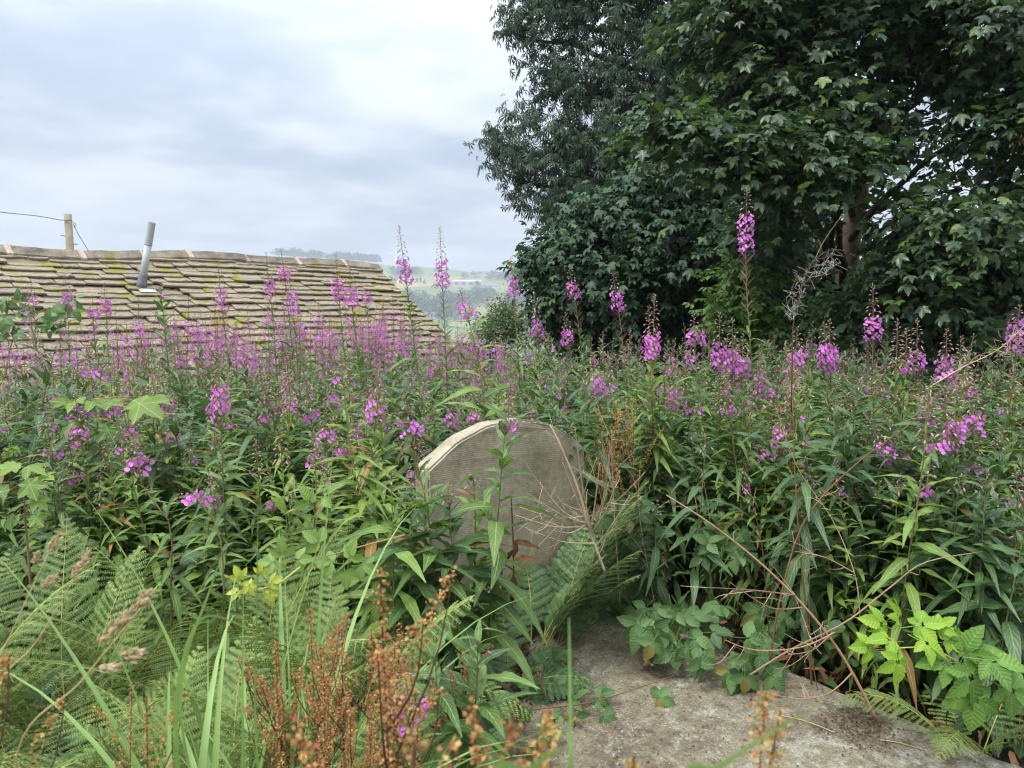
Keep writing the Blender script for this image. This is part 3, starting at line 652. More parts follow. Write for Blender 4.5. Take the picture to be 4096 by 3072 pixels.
hs = bm_obj('headstone', bm, [M_HEAD, M_HEADE], None, HB); hs.rotation_euler = (R(-3), R(1.0), RZ_G)
tag(hs, 'round-topped sandstone headstone with fine horizontal tooling among ferns', 'headstone')
def slabpiece(name, pts, z1, label, tilt=(0, 0)):
    rgp = np.random.default_rng(3); P2 = []
    for a, b in zip(pts, pts[1:] + pts[:1]):
        n = max(1, int(math.hypot(b[0] - a[0], b[1] - a[1]) / 0.07))
        for q in range(n):
            f = q / n; P2.append((a[0] + (b[0] - a[0]) * f + rgp.normal(0, 0.006), a[1] + (b[1] - a[1]) * f + rgp.normal(0, 0.006)))
    bm = extrude_poly(P2, z1 - 0.13, z1, 0.010)
    o = bm_obj(name, bm, [M_SLAB]); o.location = HB; o.rotation_euler = (tilt[0], tilt[1], RZ_G)
    return tag(o, label, 'grave slab')
slabpiece('ledger_slab', [(0.04, -0.10), (0.65, -0.10), (0.655, -2.5), (-0.62, -2.5), (-0.63, -0.76), (-0.47, -0.60), (-0.20, -0.34)], 0.08, 'large lichen-crusted grave slab lying at the foot of the headstone')
slabpiece('ledger_fragment', [(-0.02, -0.12), (-0.26, -0.36), (-0.53, -0.64), (-0.66, -0.76), (-0.80, -0.45), (-0.62, -0.10)], 0.065, 'brown broken corner of the grave slab left of the debris-filled crack', (0.02, 0.01))
cG, sG = math.cos(RZ_G), math.sin(RZ_G)
def grave(x, y, z=0.0): return np.array([HB[0] + x * cG - y * sG, HB[1] + x * sG + y * cG, z])
rg = np.random.default_rng(21)
dP, dM = [], []
for k in range(900):                             # litter in the crack
    f = rg.random(); x_ = 0.03 - 0.62 * f + rg.normal(0, 0.03); y_ = -0.10 - 0.60 * f + rg.normal(0, 0.03)
    dP.append(grave(x_, y_, 0.05 + rg.random() * 0.045)); dM.append(rotm(rg.normal(0, .7), rg.normal(0, .7), rg.uniform(0, 6)) * rg.uniform(0.008, 0.026))
for k in range(1100):                             # a moss and needle patch on the open slab, and loose crumbs
    if k < 420: x_, y_ = 0.46 + rg.normal(0, 0.06), -1.42 + rg.normal(0, 0.07)
    else: x_, y_ = rg.uniform(-0.5, 0.62), rg.uniform(-2.3, -0.2)
    dP.append(grave(x_, y_, 0.084)); dM.append(rotm(rg.normal(0, .4), rg.normal(0, .4), rg.uniform(0, 6)) * rg.uniform(0.005, 0.014))
o = obj('plant_litter', inst(SMALL, dM, dP, rg.random(len(dP))), plain('litter', (0.045, 0.028, 0.018), (0.14, 0.085, 0.05), 30), kind='stuff')
tag(o, 'brown plant litter filling the crack and strewn over the slab', 'litter')
# ------------------------------------------------------------------ trees
def crown_leaves(rg, blobs, n_spray, per, size, droop=0.55, twig=0.45, shell=0.5, flat=0.3):
    """leaf matrices spread in sprays through blobs (centre, radii)"""
    C = np.array([b[0] for b in blobs]); Rd = np.array([b[1] for b in blobs])
    w = np.array([b[2] if len(b) > 2 else 1.0 for b in blobs]) * (Rd[:, 0] * Rd[:, 1] * Rd[:, 2]) ** (2 / 3)
    idx = rg.choice(len(blobs), n_spray, p=w / w.sum())
    d = nrm(rg.normal(0, 1, (n_spray, 3))); rad = (shell + (1 - shell) * rg.random(n_spray)) ** 0.5
    bumpy = 1 + 0.16 * np.sin(d[:, 0] * 7 + idx) * np.sin(d[:, 2] * 8 + 2 * idx) + 0.10 * np.sin(d[:, 0] * 17 + d[:, 1] * 13 + d[:, 2] * 19)
    pos = C[idx] + d * Rd[idx] * (rad * bumpy)[:, None]
    out = nrm(d * np.array([1, 1, 0.35]) + rg.normal(0, 0.25, (n_spray, 3)))
    tw = nrm(out + np.array([0, 0, -0.35]))
    P, A, U = [], [], []
    k = rg.random((n_spray, per))
    P = pos[:, None] + tw[:, None] * ((k - 0.5) * twig)[..., None] + rg.normal(0, 0.16 * twig, (n_spray, per, 3))
    A = out[:, None] + rg.normal(0, 0.55, (n_spray, per, 3)) + np.array([0, 0, -droop])
    U = np.array([0, 0, 1.0]) + flat * out[:, None] + rg.normal(0, 0.30, (n_spray, per, 3))
    s = size * rg.uniform(0.65, 1.2, (n_spray, per))
    P = P.reshape(-1, 3); M = basis(A.reshape(-1, 3), U.reshape(-1, 3), s.ravel())
    return M, P, pos
def blob(px, py, Y, rx, ry, rd, w=1.0): return (pix(px, py, Y), np.array([rx * Y / FPX, rd, ry * Y / FPX]), w)
def limb(a, b, r0, r1, rg, wob=0.12, n=8, sides=7):
    a, b = np.asarray(a, float), np.asarray(b, float); l = np.linalg.norm(b - a)
    pts = a + (b - a) * np.linspace(0, 1, n)[:, None]; pts[1:-1] += rg.normal(0, wob * l / n, (n - 2, 3)); pts[:, 2] += 0.06 * l * np.sin(np.linspace(0, PI, n))
    return tube(catmull(pts, n * 2), np.linspace(r0, r1, n * 2), sides)
def tree(name, label, cat_, base, trunk_pts, r0, blobs, tpl, mat, n_spray, per, size, seed, group=None, droop=0.55, twig=0.45, shell=0.5, nparts=0, bark=M_BARK, twigs=0.35, keys=0):
    rg = np.random.default_rng(seed); base = np.asarray(base, float)
    o = thing(name, label, cat_, base, group)
    tp = catmull(np.array(trunk_pts) - base, 18); rads = np.interp(np.linspace(0, 1, 18), [0, 0.08, 1], [r0 * 1.35, r0, r0 * 0.3])
    obj('trunk', tube(tp, rads, 14), bark, o)
    M, P, pos = crown_leaves(rg, blobs, n_spray, per, size, droop, twig, shell)
    br = []
    for c, rd, *_ in blobs:
        c = c - base; s = tp[np.clip(np.argmin(np.abs(tp[:, 2] - (c[2] - 0.35 * np.linalg.norm((c - tp[-1])[:2])))), 3, 17)]
        br.append(limb(s, c + [0, 0, -0.15 * rd[2]], r0 * 0.30, r0 * 0.08, rg))
        near = np.argsort(np.linalg.norm((pos - base - c) / rd, axis=1))[: int(len(pos) / len(blobs) * twigs)]
        for q in near[:: 2]:
            br.append(limb(c * 0.85 + (pos[q] - base) * 0.15 + rg.normal(0, 0.08, 3), pos[q] - base, r0 * 0.05, 0.003, rg, 0.2, 4, 4))
    obj('branch_work', cat(br), M_TWIG if bark is M_BARK else bark, o, kind='stuff')
    P = P - base; rnd = rg.random(len(P)); kk = rg.integers(0, len(tpl), len(P))
    sel = np.zeros(len(P), bool)
    if nparts:
        wv = P + base - EYE; ok = (np.abs(wv[:, 0] / wv[:, 1]) < 0.71) & (wv[:, 2] / wv[:, 1] < 0.44) & (wv[:, 1] > 0)
        dist = np.where(ok, np.linalg.norm(wv, axis=1), 1e9); sel[np.argsort(dist)[:nparts]] = True
        mm = [mesh('leaf', g, mat) for g in tpl]
        for q in np.nonzero(sel)[0]: put('leaf', mm[kk[q]], o, P[q], M[q])
    obj('crown', cat([inst(tpl[t_], M[(kk == t_) & ~sel], P[(kk == t_) & ~sel], rnd[(kk == t_) & ~sel]) for t_ in range(len(tpl))]), mat, o, kind='stuff')
    if keys:
        q = rg.choice(len(P), keys); kp = (P[q][:, None] + rg.normal(0, 0.035, (keys, 9, 3)) + [0, 0, -0.07]).reshape(-1, 3)
        ka = rg.normal(0, 0.5, kp.shape) + [0, 0, -1.0]
        obj('winged_seed', inst(lance(2, 0.16, 0.1), basis(ka, rg.normal(0, 1, kp.shape), 0.042), kp, rg.random(len(kp))), M_KEY, o, kind='stuff')
    return o
def gz(p): return np.array([p[0], p[1], terrain_z(p[0], p[1]) - 0.05])
# tall horse chestnut behind
CH = 17.0
cb = gz(pix(2830, 1400, CH + 1.0))
chb = [blob(2215, 60, CH, 190, 150, 1.2), blob(2050, 120, CH, 60, 50, 0.3, 0.7), blob(2260, 330, CH, 165, 105, 1.1), blob(2180, 590, CH, 215, 140, 1.3), blob(1985, 560, CH, 55, 60, 0.4, 0.7),
       blob(2075, 720, CH, 90, 90, 0.6), blob(2290, 800, CH, 190, 110, 1.2), blob(2530, 230, CH, 260, 230, 1.6), blob(2510, 560, CH, 260, 210, 1.6), blob(2760, 380, CH + .5, 260, 260, 1.6),
       blob(2350, -160, CH, 300, 180, 1.6), blob(2700, -150, CH, 340, 200, 1.8), blob(2800, 100, CH + 1, 200, 220, 1.4), blob(2640, 850, CH, 280, 220, 1.6), blob(2500, -420, CH, 400, 220, 2), blob(3000, 500, CH + 1, 320, 420, 1.7), blob(3000, -100, CH + 1, 320, 320, 1.7)]
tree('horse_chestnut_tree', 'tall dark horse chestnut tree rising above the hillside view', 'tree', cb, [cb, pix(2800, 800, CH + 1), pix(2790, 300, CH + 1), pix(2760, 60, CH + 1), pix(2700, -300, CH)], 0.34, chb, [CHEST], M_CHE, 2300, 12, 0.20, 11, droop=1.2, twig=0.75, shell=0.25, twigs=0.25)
# middle sycamore, dense, reaching down to the flowers
MS = 10.5
mb = gz(pix(2620, 1450, MS + 0.8))
msb = [blob(2290, 1010, MS, 130, 110, 0.7), blob(2170, 1075, MS, 95, 70, 0.4, 1.2), blob(2260, 1190, MS, 130, 130, 0.7), blob(2330, 1330, MS, 140, 120, 0.7), blob(2480, 900, MS, 210, 130, 0.9), blob(2480, 1130, MS - .3, 230, 170, 0.9),
       blob(2700, 760, MS, 220, 120, 1.0), blob(2720, 1000, MS - .3, 250, 200, 1.0), blob(2600, 1330, MS, 240, 130, 0.8), blob(2950, 900, MS, 260, 240, 1.0), blob(2900, 1230, MS + .5, 240, 200, 0.8), blob(2620, 560, MS + 1, 160, 90, 0.9, .7), blob(2860, 620, MS + 1, 240, 170, 1.0)]
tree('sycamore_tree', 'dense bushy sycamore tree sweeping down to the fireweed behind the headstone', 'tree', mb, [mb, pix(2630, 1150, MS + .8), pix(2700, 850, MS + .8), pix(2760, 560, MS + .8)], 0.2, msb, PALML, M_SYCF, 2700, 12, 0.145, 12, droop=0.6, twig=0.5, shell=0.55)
# near sycamore with big leaves hanging from the right
NS = 6.6
tb = gz(pix(3372, 1500, 9.2))
nsb = [blob(2960, 90, NS + .6, 260, 120, 0.6), blob(2700, 520, NS - .2, 150, 70, 0.25, 1.2), blob(2900, 600, NS - .2, 170, 110, 0.35), blob(3150, 330, NS + .4, 320, 170, 0.6), blob(3520, 110, NS + .4, 360, 150, 0.7), blob(3930, 130, NS, 260, 190, 0.8),
       blob(3180, 620, NS, 260, 130, 0.5), blob(3420, 520, NS + .3, 240, 130, 0.5), blob(3300, 690, NS - .3, 210, 80, 0.35), blob(3080, 900, NS + .8, 120, 120, 0.5), blob(3670, 900, NS, 140, 110, 0.4), blob(3740, 470, NS + 1.6, 230, 130, 0.6, 0.4), blob(3850, 740, NS + 1.6, 170, 110, 0.5, 0.22), blob(4010, 470, NS - .3, 110, 120, 0.4), blob(3900, 930, NS - .6, 230, 110, 0.5),
       blob(3800, 1130, NS - .4, 300, 150, 0.6), blob(4020, 1300, NS - .5, 200, 170, 0.5), blob(3620, 1260, NS, 200, 100, 0.4), blob(4300, 600, NS, 200, 500, 0.8), blob(3550, -200, NS + .5, 700, 200, 1.0), blob(3090, 1080, NS + 1.4, 110, 150, 0.5, 0.6)]
tree('sycamore_tree', 'near sycamore tree with large leaves, hanging keys and a bare brown trunk', 'tree', tb, [tb, pix(3385, 1150, 9.2), pix(3410, 900, 9.1), pix(3500, 450, 8.8), pix(3560, 180, 8.6), pix(3600, -300, 8.4)], 0.155, nsb, PALM, M_SYC, 2000, 10, 0.135, 13, droop=0.5, twig=0.5, shell=0.45, nparts=300, bark=M_BARK, twigs=0.3, keys=110)
# rank of trees closing the view behind them
bx = [(2700, 1100, 15.5, 420, 330), (3150, 1080, 15, 420, 400), (3600, 1200, 14.5, 420, 330), (4050, 1180, 14, 420, 380), (4450, 1000, 13.5, 420, 500)]
names = ['dark leafy tree close behind the bushy sycamore', 'dark leafy tree in the shade left of the bare trunk', 'dark leafy tree in the shade right of the bare trunk', 'dark leafy tree behind the hanging sycamore boughs', 'dark leafy tree at the far side of the hanging boughs']
for k, (px, py, Y, rx, ry) in enumerate(bx):
    b_ = gz(pix(px, 1500, Y)); rgk = np.random.default_rng(40 + k)
    bl = [blob(px + rgk.uniform(-.6, .6) * rx, py + rgk.uniform(-.6, .9) * ry, Y + rgk.uniform(-.5, .5), rx * .5, ry * .42, 0.9) for _ in range(7)]
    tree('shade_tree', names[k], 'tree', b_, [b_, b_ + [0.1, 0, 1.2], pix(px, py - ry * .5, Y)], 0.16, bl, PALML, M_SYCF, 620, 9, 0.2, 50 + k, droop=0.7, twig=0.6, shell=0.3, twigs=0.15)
# elders under the trees, two with painted-in sunlight, and the hawthorn at the gap
def shrub(name, label, px, py, Y, rx, ry, rd, tpl, mat, n, per, size, seed, cat_='shrub'):
    b_ = gz(pix(px, 1450, Y)); bl = [blob(px, py, Y, rx * .8, ry * .8, rd), blob(px - rx * .5, py + ry * .3, Y, rx * .5, ry * .5, rd * .6), blob(px + rx * .5, py + ry * .2, Y, rx * .5, ry * .55, rd * .6), blob(px + rx * .1, py - ry * .5, Y, rx * .45, ry * .45, rd * .6)]
    return tree(name, label, cat_, b_, [b_, (b_ + pix(px, py, Y)) / 2 + [0.05, 0, 0], pix(px, py - ry * .4, Y)], 0.035, bl, tpl, mat, n, per, size, seed, droop=0.25, twig=0.35, shell=0.3, bark=M_TWIG, twigs=0.2)
shrub('elder_bush', 'light green elder bush against the dark sycamore', 2960, 1210, 7.6, 150, 170, 0.4, [ELDER], M_ELD, 90, 5, 0.17, 61)
shrub('elder_bush', 'low elder bush with painted-in sunlight right of the bare trunk', 3560, 1150, 8.6, 190, 150, 0.5, [ELDER], M_ELD, 150, 5, 0.15, 62)
shrub('elder_bush', 'dark elder bush under the hanging sycamore boughs', 3330, 1330, 7.2, 230, 150, 0.4, [ELDER], M_BRAM, 150, 5, 0.16, 63)
shrub('hawthorn', 'small grey green hawthorn beside the hillside view', 2010, 1300, 12.5, 120, 100, 0.6, [SMALL], M_HAW, 420, 12, 0.055, 64)
# the same hawthorn's neighbours below the gap hide the drop of the ground
shrub('hazel_bush', 'rounded hazel bush behind the flower bank below the hillside', 1870, 1480, 12.0, 260, 110, 0.6, [OVL], M_UND, 300, 8, 0.09, 65)

# ------------------------------------------------------------------ far hillside: woods, farms, turbine
def hill(px, py, Y):
    p = pix(px, py, Y); p[2] = terrain_z(p[0], p[1]); return p
def ground_hit(px, py, lo=250, hi=2400):
    for Y in np.geomspace(lo, hi, 400):
        p = pix(px, py, Y)
        if p[2] <= terrain_z(p[0], p[1]): return np.array([p[0], p[1], terrain_z(p[0], p[1])])
    p = pix(px, py, hi); return np.array([p[0], p[1], terrain_z(p[0], p[1])])
def far_canopy(rg, pts, size, per=46):
    P, M, rn = [], [], []
    for p in pts:
        s = size * rg.uniform(0.7, 1.25); d = nrm(rg.normal(0, 1, (per, 3))); d[:, 2] = np.abs(d[:, 2]) * 1.2 - 0.15
        r = rg.uniform(0.6, 1.0, (per, 1))
        P.append(p + [0, 0, s * 0.55] + d * r * s * np.array([0.8, 0.8, 0.8])); M.append(basis(d + rg.normal(0, .5, d.shape), d + [0, 0, .6], s * rg.uniform(0.35, 0.6, per))); rn.append((rg.random() * 0.5 + rg.random(per) * 0.5))
    return inst(SMALL, np.concatenate(M), np.concatenate(P), np.concatenate(rn))
rg = np.random.default_rng(5)
def crest_pt(px): 
    best = None
    for Y in np.linspace(1400, 2000, 60):
        p = pix(px, 1050, Y); z = terrain_z(p[0], p[1]); a = (z - 1.6) / Y
        if best is None or a > best[0]: best = (a, np.array([p[0], p[1], z]))
    return best[1]
for (x0, x1, label) in ((1112, 1292, 'longer belt of trees on the skyline above the slate roof'), (1312, 1522, 'second belt of trees on the skyline sinking towards the slope')):
    pts = [crest_pt(x) + [0, rg.normal(0, 6), 0] for x in np.arange(x0, x1, 5.0)]
    o = obj('skyline_trees', far_canopy(rg, pts, 11.5), M_FARW, kind='stuff'); tag(o, label, 'trees')
woods = [((1830, 1210, 90, 18), 'wood of rounded trees filling the fold below the farm'), ((1930, 1195, 60, 18), 'spinney on the slope above the pale meadow'), ((1660, 1225, 60, 30), 'wood on the slope just clear of the roof end'), ((1760, 1260, 90, 30), 'scrubby wood along the valley bottom'), ((2040, 1120, 70, 14), 'trees round the upper fields beside the long barn'), ((1620, 1095, 60, 8), 'scrub along the brow near the turbine'), ((2090, 1210, 70, 40), 'wooded slope close beside the chestnut')]
for (cx, cy, wx, wy), label in woods:
    pts = [ground_hit(cx + rg.normal(0, wx * .5), cy + rg.normal(0, wy * .5)) for _ in range(70)]
    o = obj('hillside_wood', far_canopy(rg, pts, 8, 34), M_FARW, kind='stuff'); tag(o, label, 'trees')
for k in range(26):
    p = ground_hit(rg.uniform(1560, 2140), rg.uniform(1090, 1330))
    o = obj('hillside_tree', far_canopy(rg, [np.zeros(3)], 8, 60), M_FARW, loc=p)
    tag(o, 'small lone tree dotted on the far hillside fields', 'tree', 'lone trees on the far hillside')
def farm(px, py, w, d, h, rz, label, roofm=M_FROOF, pitch=0.35, wins=3):
    p = ground_hit(px, py); o = thing('farm_building', label, 'building', p, rz=rz)
    obj('wall', cat([box((-w / 2, -d / 2, -2), (w / 2, d / 2, h)), G([(-w / 2, -d / 2, h), (-w / 2, d / 2, h), (-w / 2, 0, h + d * pitch * .5), (w / 2, -d / 2, h), (w / 2, d / 2, h), (w / 2, 0, h + d * pitch * .5)], None, [(0, 2, 1), (3, 4, 5)])]), M_FWALL, o, smooth=False)
    obj('roof', G([(-w / 2 - .5, -d / 2 - .5, h - .1), (w / 2 + .5, -d / 2 - .5, h - .1), (w / 2 + .5, 0, h + d * pitch * .5 + .25), (-w / 2 - .5, 0, h + d * pitch * .5 + .25), (-w / 2 - .5, d / 2 + .5, h - .1), (w / 2 + .5, d / 2 + .5, h - .1)], [(0, 1, 2, 3), (3, 2, 5, 4)]), roofm, o, smooth=False)
    for q in range(wins):
        x_ = -w / 2 + w * (q + 0.5) / wins
        obj('window', box((x_ - w * .06, -d / 2 - .12, h * .35), (x_ + w * .06, -d / 2 + .05, h * .75)), M_FWIN, o, smooth=False)
    return o
farm(1948, 1104, 46, 14, 7, 0.15, 'long low dark-roofed barn on the far skyline')
farm(1868, 1146, 52, 22, 9, 0.1, 'large pale-roofed farm shed halfway up the hillside', M_FSHED, 0.25, 4)
farm(1812, 1140, 20, 9, 7, 0.3, 'small stone farmhouse left of the pale shed')
farm(1965, 1152, 30, 9, 5, -0.2, 'row of low cottages right of the pale shed')
farm(1722, 1275, 16, 9, 7, 0.5, 'white cottage low in the valley beside the roof end', M_FROOF)
# wind turbine
tp_ = ground_hit(1585, 1096); Dt = tp_[1]; hh = 86 * Dt / FPX
wt = thing('wind_turbine', 'white wind turbine on the brow behind the fireweed spikes', 'wind turbine', tp_)
obj('tower', tube([(0, 0, -1), (0, 0, hh * .5), (0, 0, hh)], [hh * .045, hh * .035, hh * .024], 14), M_PAINT, wt)
obj('nacelle', tube([(0, -hh * .07, hh), (0, -hh * .04, hh), (0, hh * .05, hh), (0, hh * .07, hh)], [hh * .015, hh * .032, hh * .03, hh * .015], 10), M_PAINT, wt)
for k in range(3):
    a = k * 2 * PI / 3 + 0.12; d = np.array([math.sin(a), 0, math.cos(a)]); sdv = np.array([math.cos(a), 0, -math.sin(a)]); c0 = np.array([0, -hh * .075, hh])
    V = []; L_ = hh * 0.52
    for f, w_ in ((0, .02), (0.15, .045), (0.6, .03), (1.0, .008)):
        for s_, y_ in ((-.3, 0), (0.2, .008), (.7, 0), (0.2, -.008)): V.append(c0 + d * f * L_ + sdv * s_ * w_ * hh + np.array([0, y_ * hh, 0]))
    Qb = [(q * 4 + c, q * 4 + (c + 1) % 4, q * 4 + 4 + (c + 1) % 4, q * 4 + 4 + c) for q in range(3) for c in range(4)]
    obj('blade', G(V, Qb), M_PAINT, wt)
# ------------------------------------------------------------------ fireweed one by one
def zpx(py, Y): return pix(2048, py, Y)[2]
def fw(tip, Y, bx, label, fl=None, pod=None, seed=0, leafL=0.125, mat=M_FW, parts=True, step=0.0155, droopy=0.0, dy=0.0, stemm=M_STEM, path=None, low=0.06, fl_r=0.0175, leaf_top=1.0, group=None, wide=1.0):
    """tip pixel, forward distance, pixel column of the foot, (top, bottom) rows of the open flowers, lowest row of pods"""
    p = pix(tip[0], tip[1], Y); base = np.array([(bx - 2048) / FPX * Y, Y + dy, 0.0]); H = p[2]
    k = Y / FPX; leafL = leafL * (1.12 if Y > 3.0 else 1.0)
    fl = fl or (tip[1] + 60, tip[1] + 60); pod = pod or fl[1]
    rac = (pod - tip[1]) * k
    pf = None
    if path is not None:
        pts = np.array([base] + [pix(a, b, Y) for a, b in path] + [p]) - base
        cv = catmull(np.concatenate([[pts[0], pts[0] + (pts[1] - pts[0]) * .35, pts[0] + (pts[1] - pts[0]) * .7], pts[1:]]), 120); cu = np.concatenate([[0], np.cumsum(np.linalg.norm(np.diff(cv, axis=0), axis=1))]); cu = cu / cu[-1]
        pf = lambda t: np.stack([np.interp(t, cu, cv[:, q]) for q in range(3)], -1)
    d = fireweed(seed, H, (p - base)[:2], rac, (pod - fl[1]) / (pod - tip[1]), (fl[1] - fl[0]) / (pod - tip[1]), leafL, False, low, droopy, step, fl_r, pf, leaf_top=leaf_top)
    if Y < 2.8 and leafL > 0.12: d['leaf'][0][:, :, 0] *= 1.35
    return place_fireweed(d, base, label, group, mat, parts, seed, stemm)
fw((1598, 902), 4.6, 1715, 'very tall fireweed leaning towards the turbine, its buds above the skyline', (1033, 1128), 1200, 1, 0.13)
fw((1760, 908), 4.6, 1800, 'very tall straight fireweed standing beside the leaning one before the hillside', (1040, 1150), 1240, 2, 0.13)
fw((3008, 742), 3.9, 3030, 'tallest fireweed with a long bare whorl of pods against the dark sycamore', (857, 1000), 1260, 3, 0.14, fl_r=0.017)
fw((2272, 1062), 4.9, 2400, 'fireweed leaning left with open pods before the bushy sycamore', (1130, 1195), 1340, 4, 0.12)
fw((2447, 1090), 4.6, 2570, 'slender leaning fireweed with wide-spread pods below its flowers', (1166, 1250), 1395, 5, 0.12)
fw((2624, 1179), 3.8, 2618, 'pale leafy fireweed with a thick bud spike behind the dock', (1334, 1442), 1450, 6, 0.145, M_FWY)
fw((2600, 1225), 3.85, 2640, 'short bud-tipped fireweed pressed against the pale leafy one', (1350, 1430), 1440, 66, 0.12, M_FWY)
fw((2043, 1028), 5.5, 2100, 'fireweed with a narrow flower spike in front of the hawthorn', (1109, 1185), 1290, 7)
fw((1838, 1152), 3.4, 1905, 'bent fireweed with broad pale leaves and a drooping flower cluster', (1223, 1292), 1305, 8, 0.17, M_FWY, path=[(1935, 1800), (1925, 1500)], step=0.03, leaf_top=0.5)
fw((2133, 1182), 5.2, 2185, 'fireweed with a plump flower spike right of the hawthorn', (1280, 1352), 1400, 9)
fw((2259, 1252), 5.0, 2280, 'upright fireweed with a cone of flowers before the tree shade', (1318, 1385), 1420, 10)
fw((2875, 1252), 3.6, 2900, 'fireweed in the heart of the thick flower clump', (1380, 1490), 1540, 11, 0.13, fl_r=0.018)
fw((2927, 1274), 3.55, 2950, 'fireweed on the right flank of the thick flower clump', (1400, 1500), 1550, 12, 0.13, fl_r=0.018)
fw((2793, 1262), 3.6, 2880, 'red-stalked fireweed arching out left from the thick flower clump', (1330, 1390), 1400, 13, 0.12, stemm=M_REDSTEM, fl_r=0.018)
fw((2980, 1340), 3.5, 2990, 'low fireweed at the foot of the thick flower clump', (1430, 1520), 1560, 14, 0.13, fl_r=0.018)
fw((2754, 1345), 4.2, 2770, 'small fireweed in the gap left of the thick flower clump', (1415, 1475), 1500, 15)
fw((3290, 1288), 3.7, 3360, 'twin-tipped fireweed leaning in under the bare trunk', (1385, 1480), 1500, 16, 0.125)
fw((3325, 1278), 3.7, 3380, 'fireweed with wilted lower flowers under the bare trunk', (1380, 1490), 1530, 17, 0.125)
fw((3190, 1310), 3.6, 3180, 'fireweed with green bracts beside the fluffy dead stalk', (1410, 1490), 1500, 18, 0.125, M_FWY)
fw((3486, 1137), 3.7, 3515, 'tall fireweed with a tapering bud spire against the shaded boughs', (1269, 1367), 1513, 19, 0.13, fl_r=0.017)
fw((3583, 1278), 3.4, 3590, 'fireweed with only a thick grey bud spike, left of a pair', (1480, 1490), 1500, 20, 0.13, M_FWY)
fw((3624, 1313), 3.4, 3630, 'fireweed with only a thick grey bud spike, right of a pair', (1480, 1490), 1500, 21, 0.13, M_FWY)
fw((3664, 1279), 3.5, 3690, 'fireweed with a few loose flowers below a bare bud spike', (1416, 1500), 1520, 22, 0.13)
fw((3790, 1316), 3.4, 3835, 'fireweed with a rounded cluster of large open flowers', (1432, 1530), 1570, 23, 0.135, fl_r=0.018)
fw((4088, 1225), 3.3, 4080, 'fireweed in flower beside the pale seeding stalk', (1280, 1420), 1480, 24, 0.13)
fw((3830, 1548), 2.9, 3875, 'left stem of the near flowering pair with pale bud cones', (1690, 1770), 1800, 25, 0.135, M_FWD, droopy=0.25, fl_r=0.017)
fw((3898, 1522), 2.9, 3945, 'right stem of the near flowering pair with large magenta flowers', (1670, 1760), 1800, 26, 0.135, M_FWD, droopy=0.25, fl_r=0.017)
fw((1620, 1580), 2.55, 1752, 'red-stemmed fireweed with pink buds beside the headstone shoulder', (1690, 1762), 1915, 27, 0.19, M_FW, stemm=M_REDSTEM, step=0.023, low=0.05, path=[(1745, 2400), (1710, 2040), (1665, 1850)], fl_r=0.015)
fw((2036, 1660), 2.65, 1950, 'leafy fireweed rising right in front of the headstone', (1690, 1735), 1745, 28, 0.195, M_FW, step=0.023, low=0.05, path=[(1965, 2350), (1995, 2030), (2012, 1800)], leaf_top=0.4)
fw((1640, 2000), 2.5, 1617, 'flowerless dark leafy fireweed beside the red-stemmed one', None, 2060, 29, 0.195, M_FWD, step=0.024)
fw((1700, 1890), 2.62, 1690, 'leafy fireweed covering the shadowed edge of the headstone', None, 1950, 301, 0.175, M_FW, step=0.021)
fw((1790, 1940), 2.55, 1830, 'short broad-leaved fireweed before the middle of the headstone', None, 2060, 302, 0.185, M_FWD, step=0.022)
fw((1885, 1900), 2.75, 1900, 'pale young fireweed pressed against the headstone face', None, 1990, 303, 0.165, M_FWY, step=0.022)
fw((1480, 1800), 2.7, 1500, 'bushy fireweed beside the bramble cane left of the headstone', None, 1860, 304, 0.16, M_FWY, step=0.02)
fw((1361, 1408), 2.7, 1480, 'thin young fireweed with pale buds, taller than the ferns', (1520, 1524), 1540, 30, 0.12, M_FWY, stemm=M_REDSTEM, path=[(1500, 2150), (1410, 1850)])
fw((1560, 1900), 2.45, 1560, 'broad-leaved young fireweed among the ferns left of the headstone', None, 1960, 31, 0.16, M_FWY, step=0.034)
fw((876, 1030), 5.2, 935, 'tall fireweed with a dense flower head before the slate roof', (1158, 1250), 1330, 32, 0.13)
fw((641, 1128), 4.8, 690, 'tall leafy fireweed with a bare green tip before the vent pipe', (1180, 1182), 1200, 33, 0.15, M_FW, leaf_top=0.6)
fw((1061, 1010), 5.2, 1125, 'fireweed spike under the first skyline belt, left of two', (1120, 1185), 1260, 34, 0.13)
fw((1119, 998), 5.0, 1200, 'fireweed spike under the first skyline belt, right of two', (1071, 1127), 1200, 35, 0.13)
fw((1150, 1100), 4.9, 1210, 'fireweed with a long drooping flower head over the mossy roof', (1169, 1262), 1330, 36, 0.13)
fw((1347, 1014), 4.8, 1405, 'fireweed with wilting flowers under the second skyline belt', (1112, 1202), 1270, 37, 0.13)
fw((1402, 1040), 4.7, 1470, 'fireweed with a fat flower head before the roof end', (1150, 1230), 1290, 38, 0.13)
fw((1464, 1136), 6.0, 1490, 'small fireweed just clear of the roof end', (1169, 1215), 1270, 39)
fw((113, 1118), 5.6, 140, 'fireweed beside the bramble climbing the roof', (1183, 1225), 1290, 40)
fw((255, 1103), 5.5, 270, 'fireweed with bushy flowers above the bramble on the roof', (1168, 1225), 1300, 41)
fw((415, 1130), 5.5, 430, 'fireweed with a broad flower head left below the vent pipe', (1203, 1265), 1330, 42)
fw((372, 1180), 5.6, 380, 'fireweed with a small round flower head below the vent pipe', (1237, 1275), 1330, 43)
fw((455, 1560), 3.2, 500, 'fireweed with a dark flower cluster right of the broad sapling leaves', (1620, 1672), 1700, 44, 0.13)
fw((545, 1770), 2.6, 610, 'red-stalked fireweed with splayed pods above the ferns', (1835, 1895), 1965, 45, 0.11, stemm=M_REDSTEM, path=[(680, 2100), (590, 1980), (556, 1890)])
